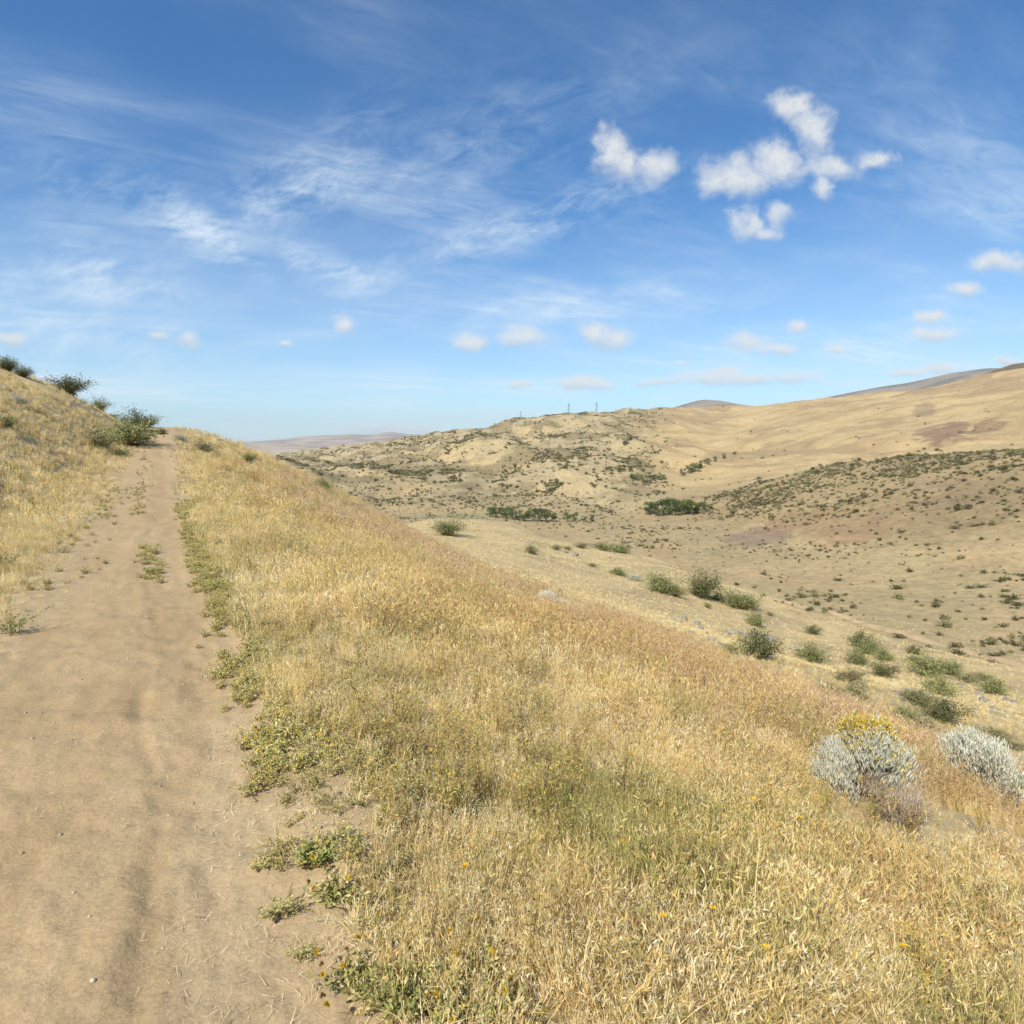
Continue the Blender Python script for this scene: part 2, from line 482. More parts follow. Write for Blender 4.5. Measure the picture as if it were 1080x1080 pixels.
def land_colour(x, y, h, li, az, d):
    n = len(x)
    w = lambda a, b: sst(li, a, b)
    col = np.tile(STRAW, (n, 1))
    f1 = sst(fbm(x / 2.5, y / 2.5, 4), -.4, .5)
    col = lerp(col, np.tile(C(194, 168, 124) * K, (n, 1)), f1 * .6)
    # spur
    col = lerp(col, np.tile(PALE, (n, 1)), sst(d, 40, 75) * (1 - w(3.2, 3.8)))
    sn = fbm(x / 14, y / 14, 4)
    col = lerp(col, np.tile(C(186, 162, 124) * K, (n, 1)), sst(sn, 0, .6) * sst(d, 40, 70) * (1 - w(3.2, 3.8)) * .7)
    # valley floor and the lower opposite side
    pat = fbm(x / 38, y / 38, 4)
    fcol = lerp(np.tile(OLIVE, (n, 1)), np.tile(C(192, 166, 122) * K, (n, 1)), sst(pat, -.2, .5))
    col = lerp(col, fcol, w(3.5, 4.1))
    rs = sst(li, 5.2, 5.7) * (1 - w(6.15, 6.5)) * sst(az, 10, 17)
    col = lerp(col, np.tile(C(178, 155, 112) * K, (n, 1)), rs * .9)
    red = .6 * sst(fbm(x / 26 + 9, y / 40, 3), .08, .3) * rs * sst(li, 5.45, 5.7)
    col = lerp(col, np.tile(RED, (n, 1)), red * .75)
    # centre hills
    ch = w(5.6, 6.6) * (1 - sst(az, 10, 16))
    hc = lerp(np.tile(KHAKI, (n, 1)), np.tile(GOLD, (n, 1)), sst(fbm(x / 130, y / 130, 4), 0.02, .4))
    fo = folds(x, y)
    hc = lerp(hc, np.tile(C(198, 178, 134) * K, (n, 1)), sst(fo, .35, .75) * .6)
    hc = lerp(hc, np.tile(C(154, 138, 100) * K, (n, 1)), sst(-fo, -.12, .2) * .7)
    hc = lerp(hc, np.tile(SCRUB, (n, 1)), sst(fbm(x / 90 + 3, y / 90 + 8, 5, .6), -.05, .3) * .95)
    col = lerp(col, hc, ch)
    # golden slope right
    gs = w(6.3, 7.0) * sst(az, 10, 16)
    gc = lerp(np.tile(GOLD, (n, 1)), np.tile(C(192, 164, 118) * K, (n, 1)), sst(fbm(x / 120 + 3, y / 60, 4), -.1, .5))
    gc = lerp(gc, np.tile(C(178, 152, 112) * K, (n, 1)), sst(fbm(x / 260 + 3, y / 160, 5, .6), .12, .4) * .8)
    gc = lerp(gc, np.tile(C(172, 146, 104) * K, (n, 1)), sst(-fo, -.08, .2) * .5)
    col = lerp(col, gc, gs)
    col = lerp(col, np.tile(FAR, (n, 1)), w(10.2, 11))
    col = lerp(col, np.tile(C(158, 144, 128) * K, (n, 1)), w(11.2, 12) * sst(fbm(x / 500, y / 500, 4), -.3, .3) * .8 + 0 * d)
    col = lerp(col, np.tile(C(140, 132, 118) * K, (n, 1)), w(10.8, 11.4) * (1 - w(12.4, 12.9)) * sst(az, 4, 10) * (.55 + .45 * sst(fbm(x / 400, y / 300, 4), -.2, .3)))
    # bare patches high on the golden slope and the dark rim rock on the skyline
    px, py = proj(x, y, h)
    for (cx, cy, rx, ry, k, cc) in PATCHES:
        P = hit(cx, cy, 60)
        if P is None: continue
        q = fbm(x / (P[3] * .25), y / (P[3] * .25), 3) if False else 0
        ddx, ddy = x - P[0], y - P[1]
        r = math.hypot(P[0], P[1])
        ux, uy = P[0] / r, P[1] / r
        al, ac = ddx * ux + ddy * uy, ddx * uy - ddy * ux
        e = np.hypot(ac / (rx * r / F), al / (ry * r / F * 9)) + .5 * fbm(x / (r * .02), y / (r * .02), 3)
        col = lerp(col, np.tile(cc * K, (n, 1)), k * (1 - sst(e, .75, 1.1)))
    # bare dirt
    tw, med = trail_w(x, y)
    s, t = to_st(x, y)
    dn = sst(fbm(x * .9, y * .9, 4), -.3, .5)
    dn = dn * .5 + .5 * sst(fbm(s * 3.2 + .25 * np.sin(t * .8), t * .32, 3), -.35, .35)
    dn = np.clip(dn + .4 * np.exp(-((s + .15 + .05 * np.sin(t * 1.7)) / .07) ** 2) * sst(fbm(s, t * .8, 2), -.2, .3), 0, 1.5)
    dcol = lerp(np.tile(DIRT, (n, 1)), np.tile(C(178, 149, 108) * K, (n, 1)), dn * .6)
    sh = np.exp(-((s - trail_center(t) - .15) / 1.5) ** 4) * (1 - sst(t, 40, 52)) * sst(60 - d, 0, 20)
    col = lerp(col, np.tile(C(192, 165, 126) * K, (n, 1)), sh * .8)
    col = lerp(col, dcol, tw * (d < 70))
    return col


PATCHES = [(998, 455, 22, 7, .85, C(150, 122, 98)), (1038, 452, 14, 4, .8, C(158, 132, 98)), (975, 432, 8, 6, .5, C(140, 122, 98)),
           (800, 566, 34, 5, .7, C(148, 128, 108)), (850, 548, 40, 5, .5, C(168, 132, 98)), (900, 560, 34, 5, .5, C(168, 132, 98)),
           (1035, 388, 30, 3, .0, C(110, 96, 84)), (560, 548, 60, 3, .0, C(150, 150, 100)), (480, 545, 50, 3, .6, C(158, 158, 112)),
           (1072, 386, 26, 4, .8, C(98, 86, 76)), (980, 540, 60, 8, .35, C(146, 122, 92)), (1060, 520, 50, 8, .35, C(140, 118, 90))]


def mat_land():
    m = bpy.data.materials.new("dry_land")
    m.use_nodes = True
    t = m.node_tree
    t.nodes.clear()
    N = NT(t)
    at = N.n('ShaderNodeAttribute', attribute_name='Col')
    geo = N.n('ShaderNodeNewGeometry')
    P = geo.outputs['Position']
    ln = N.n('ShaderNodeVectorMath', operation='LENGTH')
    N.l(P, ln.inputs[0])
    D = ln.outputs['Value']
    fine = N.noise(P, 55, 4, .7)
    mid = N.noise(P, 6, 4, .6)
    wide = N.noise(P, .35, 5, .65)
    hug = N.noise(P, .045, 6, .68)
    gia = N.noise(P, .012, 6, .7)
    nearf = N.ramp(D, 5, 25, 1, 0)
    midf = N.ramp(D, 20, 120, 1, 0)
    farf = N.ramp(D, 60, 300, 0, 1)
    a = N.m('MULTIPLY', N.m('SUBTRACT', fine, .5), N.m('MULTIPLY', nearf, .8))
    b = N.m('MULTIPLY', N.m('SUBTRACT', mid, .5), N.m('MULTIPLY', midf, .35))
    c = N.m('MULTIPLY', N.m('SUBTRACT', wide, .5), N.ramp(D, 12, 60, .2, 1.0))
    e = N.m('MULTIPLY', N.m('SUBTRACT', hug, .5), N.m('MULTIPLY', farf, .75))
    g = N.m('MULTIPLY', N.m('SUBTRACT', gia, .5), N.m('MULTIPLY', N.ramp(D, 500, 1500), .6))
    v = N.m('ADD', N.m('ADD', N.m('ADD', N.m('ADD', a, b), c), e), g)
    v = N.m('ADD', v, 1.0)
    vv = N.comb(v, v, v)
    col = N.mix(1.0, at.outputs['Color'], vv, 'MULTIPLY')
    # small dark scrub and stone specks that stay with the ground beyond the near slope
    vor = N.n('ShaderNodeTexVoronoi')
    N.l(P, vor.inputs['Vector'])
    vor.inputs['Scale'].default_value = .42
    speck = N.m('MULTIPLY', N.ramp(vor.outputs['Distance'], .16, .30, 1, 0), N.ramp(hug, .46, .60))
    speck = N.m('MULTIPLY', speck, N.m('MULTIPLY', N.ramp(D, 130, 220), N.ramp(D, 2500, 1500, 0, 1)))
    col = N.mix(N.m('MULTIPLY', speck, .55), col, (0.13, 0.115, 0.07, 1))
    # grit on the trail
    v2 = N.n('ShaderNodeTexVoronoi')
    N.l(P, v2.inputs['Vector'])
    v2.inputs['Scale'].default_value = 110
    grit = N.m('MULTIPLY', N.ramp(v2.outputs['Distance'], .12, .3, 1, 0), N.m('MULTIPLY', nearf, N.ramp(N.noise(P, 14, 2), .5, .62)))
    col = N.mix(N.m('MULTIPLY', grit, .5), col, (0.60, 0.50, 0.37, 1))
    bs = N.n('ShaderNodeBsdfPrincipled')
    N.l(col, bs.inputs['Base Color'])
    bs.inputs['Roughness'].default_value = .95
    bs.inputs['Specular IOR Level'].default_value = .12
    bmp = N.n('ShaderNodeBump')
    hgt = N.m('ADD', N.m('MULTIPLY', N.m('MULTIPLY', fine, nearf), .006), N.m('MULTIPLY', N.m('MULTIPLY', mid, midf), .012))
    hgt = N.m('ADD', hgt, N.m('MULTIPLY', N.m('MULTIPLY', wide, farf), 1.0))
    N.l(hgt, bmp.inputs['Height'])
    bmp.inputs['Strength'].default_value = .9
    bmp.inputs['Distance'].default_value = 1.0
    N.l(bmp.outputs[0], bs.inputs['Normal'])
    out = N.n('ShaderNodeOutputMaterial')
    N.l(bs.outputs[0], out.inputs['Surface'])
    return m


LAND = mat_land()


def mk_mesh(name, V, Fq, col=None, mats=(), smooth=False):
    """numpy arrays to a mesh; Fq is (n,3) or (n,4)"""
    me = bpy.data.meshes.new(name)
    V = np.asarray(V, np.float32)
    Fq = np.asarray(Fq, np.int32)
    k = Fq.shape[1]
    me.vertices.add(len(V))
    me.vertices.foreach_set('co', V.ravel())
    me.loops.add(Fq.size)
    me.loops.foreach_set('vertex_index', Fq.ravel())
    me.polygons.add(len(Fq))
    me.polygons.foreach_set('loop_start', np.arange(0, Fq.size, k, dtype=np.int32))
    if smooth:
        me.polygons.foreach_set('use_smooth', np.ones(len(Fq), bool))
    if col is not None:
        a = me.color_attributes.new('Col', 'FLOAT_COLOR', 'POINT')
        c4 = np.ones((len(V), 4), np.float32)
        c4[:, :3] = col
        a.data.foreach_set('color', c4.ravel())
    for m in mats:
        me.materials.append(m)
    me.update(calc_edges=True)
    return me


def link(name, me, parent=None, loc=None, rot=None, scale=None):
    o = bpy.data.objects.new(name, me)
    COL.objects.link(o)
    if parent: o.parent = parent
    if loc is not None: o.location = loc
    if rot is not None: o.rotation_euler = rot
    if scale is not None: o.scale = scale
    return o


def tag(o, label, cat, group=None, kind=None):
    if label: o['label'] = label
    if cat: o['category'] = cat
    if group: o['group'] = group
    if kind: o['kind'] = kind
    return o


def build_land():
    fine = np.arange(-52, 52.001, 0.17)
    coarse = np.arange(54, 306.1, 2.0)
    azs = np.radians(np.concatenate([fine, coarse]))
    rs = np.exp(np.arange(math.log(0.5), math.log(15500), 0.0098))
    na, nr = len(azs), len(rs)
    A, R = np.meshgrid(azs, rs)
    x, y = (np.sin(A) * R).ravel(), (np.cos(A) * R).ravel()
    h, li, az, d = H(x, y, True)
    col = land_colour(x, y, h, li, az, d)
    V = np.stack([x, y, h], 1)
    V = np.vstack([V, [[0, 0, H(0.0, 0.0)]]])
    col = np.vstack([col, DIRT[None]])
    i = np.arange(nr - 1)[:, None] * na
    j = np.arange(na)[None, :]
    j2 = (j + 1) % na
    Q = np.stack([i + j, i + j2, i + na + j2, i + na + j], -1).reshape(-1, 4)[:, ::-1]
    tw, med = trail_w(x, y)
    tv = (tw > .5) & (d < 70)
    lv = li
    fl = lv[Q].mean(1)
    ft = tv[Q].sum(1) >= 3
    cap = np.array([[na * 0 + (k + 1) % na, k, len(V) - 1, len(V) - 1] for k in range(na)])
    def sub(name, faces, label):
        used = np.unique(faces)
        mp = np.zeros(len(V), int)
        mp[used] = np.arange(len(used))
        o = link(name, mk_mesh(name, V[used], mp[faces], col[used], [LAND], True))
        tag(o, None, None, None, 'structure')
        o['label'] = label
        return o
    sub('ground', Q[(~ft) & (fl < 7.0)], 'dry grassy hillside, spur and valley floor')
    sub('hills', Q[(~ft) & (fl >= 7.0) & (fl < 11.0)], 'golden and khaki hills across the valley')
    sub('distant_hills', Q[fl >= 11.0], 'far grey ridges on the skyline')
    # the ground right under the camera is part of the trail
    used = np.unique(Q[ft])
    allf = Q[ft]
    mp = np.zeros(len(V), int)
    mp[used] = np.arange(len(used))
    me_v = V[used]
    capv = np.vstack([V[:na], V[-1:]])
    capf = np.array([[(k + 1) % na, k, na] for k in range(na)])
    me = mk_mesh('dirt_trail', me_v, mp[allf], col[used], [LAND], True)
    o = link('dirt_trail', me)
    tag(o, None, None, None, 'structure')
    o['label'] = 'pale dirt trail running along the hillside'
    # the small disc below the tripod position closes the sheet
    import bmesh
    bm = bmesh.new()
    bm.from_mesh(me)
    cl = bm.verts.layers.float_color.get('Col')
    vs = [bm.verts.new(p) for p in capv]
    for q in vs: q[cl] = (*DIRT, 1)
    for f in capf:
        fc = bm.faces.new([vs[f[0]], vs[f[1]], vs[f[2]]])
        fc.smooth = True
    bm.to_mesh(me)
    bm.free()


build_land()


def build_haze():
    V = [(a, b, c) for c in (-190, 520) for a, b in ((-15600, -15600), (15600, -15600), (15600, 15600), (-15600, 15600))]
    Fq = [[3, 2, 1, 0], [4, 5, 6, 7], [0, 1, 5, 4], [1, 2, 6, 5], [2, 3, 7, 6], [3, 0, 4, 7]]
    me = mk_mesh('haze', V, Fq)
    m = bpy.data.materials.new('thin_haze')
    m.use_nodes = True
    t = m.node_tree
    t.nodes.clear()
    pv = t.nodes.new('ShaderNodeVolumePrincipled')
    pv.inputs['Color'].default_value = (.80, .88, 1.0, 1)
    pv.inputs['Density'].default_value = .000038
    pv.inputs['Anisotropy'].default_value = .0
    out = t.nodes.new('ShaderNodeOutputMaterial')
    t.links.new(pv.outputs[0], out.inputs['Volume'])
    me.materials.append(m)
    o = link('haze', me)
    tag(o, None, None, None, 'stuff')
    o['label'] = 'thin pale haze filling the air over the valley'


build_haze()
#@@VEG
# ------------------------------------------------------------------ plant materials
def mat_leaf(name, trans=0.25, rough=.7, vary=.25, spec=.2, up=0.0):
    m = bpy.data.materials.new(name)
    m.use_nodes = True
    t = m.node_tree
    t.nodes.clear()
    N = NT(t)
    at = N.n('ShaderNodeAttribute', attribute_name='Col')
    oi = N.n('ShaderNodeObjectInfo')
    v = N.ramp(oi.outputs['Random'], 0, 1, 1 - vary, 1 + vary, False)
    geo = N.n('ShaderNodeNewGeometry')
    nz = N.ramp(N.noise(geo.outputs['Position'], 1.1, 3, .6), .25, .75, .86, 1.14)
    v = N.m('MULTIPLY', v, nz)
    col = N.mix(1.0, at.outputs['Color'], N.comb(v, v, v), 'MULTIPLY')
    bs = N.n('ShaderNodeBsdfPrincipled')
    N.l(col, bs.inputs['Base Color'])
    bs.inputs['Roughness'].default_value = rough
    if up:
        vn = N.n('ShaderNodeVectorMath', operation='ADD')
        N.l(geo.outputs['Normal'], vn.inputs[0])
        vn.inputs[1].default_value = (0, 0, up)
        vz = N.n('ShaderNodeVectorMath', operation='NORMALIZE')
        N.l(vn.outputs[0], vz.inputs[0])
        N.l(vz.outputs[0], bs.inputs['Normal'])
    bs.inputs['Specular IOR Level'].default_value = spec
    out = N.n('ShaderNodeOutputMaterial')
    if trans:
        tr = N.n('ShaderNodeBsdfTranslucent')
        N.l(col, tr.inputs['Color'])
        mx = N.n('ShaderNodeMixShader')
        mx.inputs[0].default_value = trans
        N.l(bs.outputs[0], mx.inputs[1])
        N.l(tr.outputs[0], mx.inputs[2])
        N.l(mx.outputs[0], out.inputs['Surface'])
    else:
        N.l(bs.outputs[0], out.inputs['Surface'])
    return m


M_GRASS = mat_leaf('dry_grass_blades', .25, .65, .14, .2, .9)
M_LEAF = mat_leaf('shrub_leaves', .15, .6, .15, .2, .5)
M_WOOD = mat_leaf('woody_stems', 0, .85, .1)
M_PETAL = mat_leaf('yellow_petals', .3, .5, .08)


# ------------------------------------------------------------------ arrays of strips and leaves
def strips(rs, base, az, lean, h, w, cols, K=3, droop=0.0):
    """thin tapering blades: N of them"""
    n = len(h)
    f = np.linspace(0, 1, K + 1)[None, :, None]
    hd = np.stack([np.cos(az), np.sin(az), np.zeros(n)], 1)[:, None, :]
    up = np.array([0, 0, 1.0])[None, None, :]
    L, Hh = lean[:, None, None], h[:, None, None]
    c = base[:, None, :] + up * Hh * (f - droop * np.clip(L, 0, 1.5) * f ** 3) + hd * Hh * L * f ** 1.7
    wa = az + PI / 2 + rs.uniform(-.9, .9, n)
    wd = np.stack([np.cos(wa), np.sin(wa), np.zeros(n)], 1)[:, None, :]
    ww = w[:, None, None] * np.maximum(1 - f ** 2, .12) * .5
    V = np.stack([c - wd * ww, c + wd * ww], 2).reshape(-1, 3)
    b = (np.arange(n) * (K + 1) * 2)[:, None] + np.arange(K)[None] * 2
    Q = np.stack([b, b + 1, b + 3, b + 2], -1).reshape(-1, 4)
    Cc = np.repeat(cols, (K + 1) * 2, axis=0)
    return V, Q, Cc, c[:, -1, :]


def leaves(rs, cen, dirn, ln, wd, cols):
    """flat diamond leaves"""
    n = len(cen)
    d = dirn / np.linalg.norm(dirn, axis=1, keepdims=True)
    r = rs.normal(size=(n, 3))
    s = np.cross(d, r)
    s /= np.linalg.norm(s, axis=1, keepdims=True) + 1e-9
    ln, wd = np.broadcast_to(ln, n)[:, None], np.broadcast_to(wd, n)[:, None]
    V = np.stack([cen, cen + d * ln * .5 + s * wd * .5, cen + d * ln, cen + d * ln * .5 - s * wd * .5], 1).reshape(-1, 3)
    Q = np.arange(n * 4).reshape(n, 4)
    return V, Q, np.repeat(cols, 4, axis=0)


def merge(parts):
    V, Q, Cc, o = [], [], [], 0
    for p in parts:
        V.append(p[0]); Q.append(p[1] + o); Cc.append(p[2])
        o += len(p[0])
    return np.vstack(V), np.vstack(Q), np.vstack(Cc)


def pick(rs, pal, n, jit=.12):
    pal = np.array(pal)
    c = pal[rs.randint(0, len(pal), n)]
    return np.clip(c * (1.10 + rs.uniform(-jit, jit, (n, 1))) * (1 + rs.uniform(-.04, .04, (n, 3))), 0, 1)


G_STRAW = [C(234, 208, 146), C(222, 194, 130), C(240, 220, 168), C(210, 180, 114)]
G_GOLD = [C(222, 190, 120), C(211, 176, 104), C(232, 204, 138), C(184, 158, 96)]
G_ORNG = [C(200, 162, 106), C(182, 142, 94), C(214, 186, 132), C(176, 144, 102)]
G_PURP = [C(190, 160, 130), C(202, 174, 138), C(176, 144, 116), C(214, 188, 144)]
G_GREEN = [C(160, 152, 84), C(184, 172, 100), C(138, 136, 72), C(206, 188, 124)]
G_PALE = [C(238, 222, 180), C(228, 210, 166), C(216, 198, 154)]
G_WEED = [C(154, 152, 82), C(172, 164, 94), C(190, 178, 112), C(136, 140, 76), C(204, 186, 122), C(210, 192, 140)]
G_BROWN = [C(122, 96, 70), C(140, 112, 80), C(108, 84, 64)]


def tuft(seed, n, rad, hh, wdt, pal, lean=.45, heads=0.0, hpal=None, K=3, droop=.25, minh=.45):
    rs = np.random.RandomState(seed)
    r, a = rad * np.sqrt(rs.rand(n)), rs.rand(n) * 2 * PI
    base = np.stack([r * np.cos(a), r * np.sin(a), np.full(n, -.02)], 1)
    az = a + rs.normal(0, .9, n)
    h = hh * rs.uniform(minh, 1, n)
    V, Q, Cc, tip = strips(rs, base, az, np.abs(rs.normal(0, lean, n)), h, wdt * rs.uniform(.6, 1.3, n), pick(rs, pal, n), K, droop)
    parts = [(V, Q, Cc)]
    if heads:
        m = rs.rand(n) < heads
        k = m.sum()
        if k:
            e = 3
            cen = np.repeat(tip[m], e, 0) + rs.normal(0, .006, (k * e, 3)) - np.array([0, 0, 1]) * rs.rand(k * e, 1) * hh * .14
            dr = np.stack([rs.normal(0, .5, k * e), rs.normal(0, .5, k * e), rs.uniform(.3, 1, k * e)], 1)
            parts.append(leaves(rs, cen, dr, hh * .085 + wdt * 1.5, wdt * 1.5, pick(rs, hpal or pal, k * e)))
    return merge(parts)


def weed(seed, n, rad, hh, pal, leaf=.028, stem=G_BROWN, fl=0.0, flc=None):
    """low leafy forb: stems with small leaves and a few heads"""
    rs = np.random.RandomState(seed)
    a = rs.rand(n) * 2 * PI
    base = np.stack([rs.normal(0, rad * .15, n), rs.normal(0, rad * .15, n), np.full(n, -.01)], 1)
    h = hh * rs.uniform(.5, 1, n)
    lean = rs.uniform(.2, 1.0, n) * rad / hh
    V, Q, Cc, tip = strips(rs, base, a, lean, h, np.full(n, .004), pick(rs, stem, n), 3, .2)
    parts = [(V, Q, Cc)]
    q = 20
    f = rs.uniform(.2, 1, (n, q, 1))
    cen = (base[:, None] + np.stack([np.cos(a), np.sin(a), np.zeros(n)], 1)[:, None] * (h * lean)[:, None, None] * f ** 1.7 + np.array([0, 0, 1]) * h[:, None, None] * (f - .2 * np.clip(lean, 0, 1.5)[:, None, None] * f ** 3)).reshape(-1, 3)
    dr = rs.normal(size=(n * q, 3)) * np.array([1, 1, .5]) + np.array([0, 0, .5])
    parts.append(leaves(rs, cen, dr, leaf * rs.uniform(.6, 1.5, n * q), leaf * .42, pick(rs, pal, n * q, .2)))
    if fl:
        m = rs.rand(n) < fl
        k = m.sum()
        e = 9
        cen = np.repeat(tip[m], e, 0) + rs.normal(0, .005, (k * e, 3))
        dr = rs.normal(size=(k * e, 3)) + np.array([0, 0, .6])
        if k: parts.append(leaves(rs, cen, dr, .011, .007, pick(rs, flc, k * e, .15)))
    return merge(parts)


HIDDEN = {}


def proto(colname, items, mat):
    c = bpy.data.collections.new(colname)
    for i, (V, Q, Cc) in enumerate(items):
        o = bpy.data.objects.new(colname + '_tuft', mk_mesh(colname + '_tuft', V, Q, Cc, [mat]))
        o.name = '%s_%02d' % (colname, i)
        c.objects.link(o)
    return c


def scatter(name, coll, P, rot, scl, idx, label, cat=None):
    me = bpy.data.meshes.new(name)
    n = len(P)
    me.vertices.add(n)
    me.vertices.foreach_set('co', np.asarray(P, np.float32).ravel())
    a = me.attributes.new('rot', 'FLOAT_VECTOR', 'POINT')
    a.data.foreach_set('vector', np.asarray(rot, np.float32).ravel())
    a = me.attributes.new('scl', 'FLOAT_VECTOR', 'POINT')
    a.data.foreach_set('vector', np.asarray(scl, np.float32).ravel())
    a = me.attributes.new('idx', 'INT', 'POINT')
    a.data.foreach_set('value', np.asarray(idx, np.int32))
    me.update()
    o = link(name, me)
    tag(o, label, cat, None, 'stuff')
    g = bpy.data.node_groups.new(name, 'GeometryNodeTree')
    g.interface.new_socket('Geometry', in_out='INPUT', socket_type='NodeSocketGeometry')
    g.interface.new_socket('Geometry', in_out='OUTPUT', socket_type='NodeSocketGeometry')
    N = NT(g)
    gi, go = N.n('NodeGroupInput'), N.n('NodeGroupOutput')
    ci = N.n('GeometryNodeCollectionInfo')
    ci.inputs['Collection'].default_value = coll
    ci.inputs['Separate Children'].default_value = True
    ci.inputs['Reset Children'].default_value = True
    def na(nm, ty):
        q = N.n('GeometryNodeInputNamedAttribute', data_type=ty)
        q.inputs[0].default_value = nm
        return [s for s in q.outputs if s.enabled and s.name == 'Attribute'][0]
    ip = N.n('GeometryNodeInstanceOnPoints')
    ip.inputs['Pick Instance'].default_value = True
    N.l(gi.outputs[0], ip.inputs['Points'])
    N.l(ci.outputs[0], ip.inputs['Instance'])
    N.l(na('idx', 'INT'), ip.inputs['Instance Index'])
    er = N.n('FunctionNodeEulerToRotation')
    N.l(na('rot', 'FLOAT_VECTOR'), er.inputs[0])
    N.l(er.outputs[0], ip.inputs['Rotation'])
    N.l(na('scl', 'FLOAT_VECTOR'), ip.inputs['Scale'])
    N.l(ip.outputs[0], go.inputs[0])
    md = o.modifiers.new('instances', 'NODES')
    md.node_group = g
    return o


# ------------------------------------------------------------------ dry grass on the near slope
rs = np.random.RandomState(11)


def polar_pts(n, r0, r1, a0=-56, a1=56, power=2.0):
    """n points between two radii, even over the land"""
    r = (rs.uniform(r0 ** power, r1 ** power, n)) ** (1 / power)
    a = np.radians(rs.uniform(a0, a1, n))
    return np.sin(a) * r, np.cos(a) * r, r


CLEAR = []
for _px, _py, _r in ((906, 842, .62), (905, 880, .55), (870, 868, .45), (950, 868, .5), (950, 892, .45), (1050, 850, .9), (1050, 872, .8), (1056, 890, .7), (1030, 880, .6), (572, 643, 1.0), (592, 647, .9), (612, 651, .9)):
    _P = hit(_px, _py, 3, 60)
    CLEAR.append((_P[0], _P[1], _r))


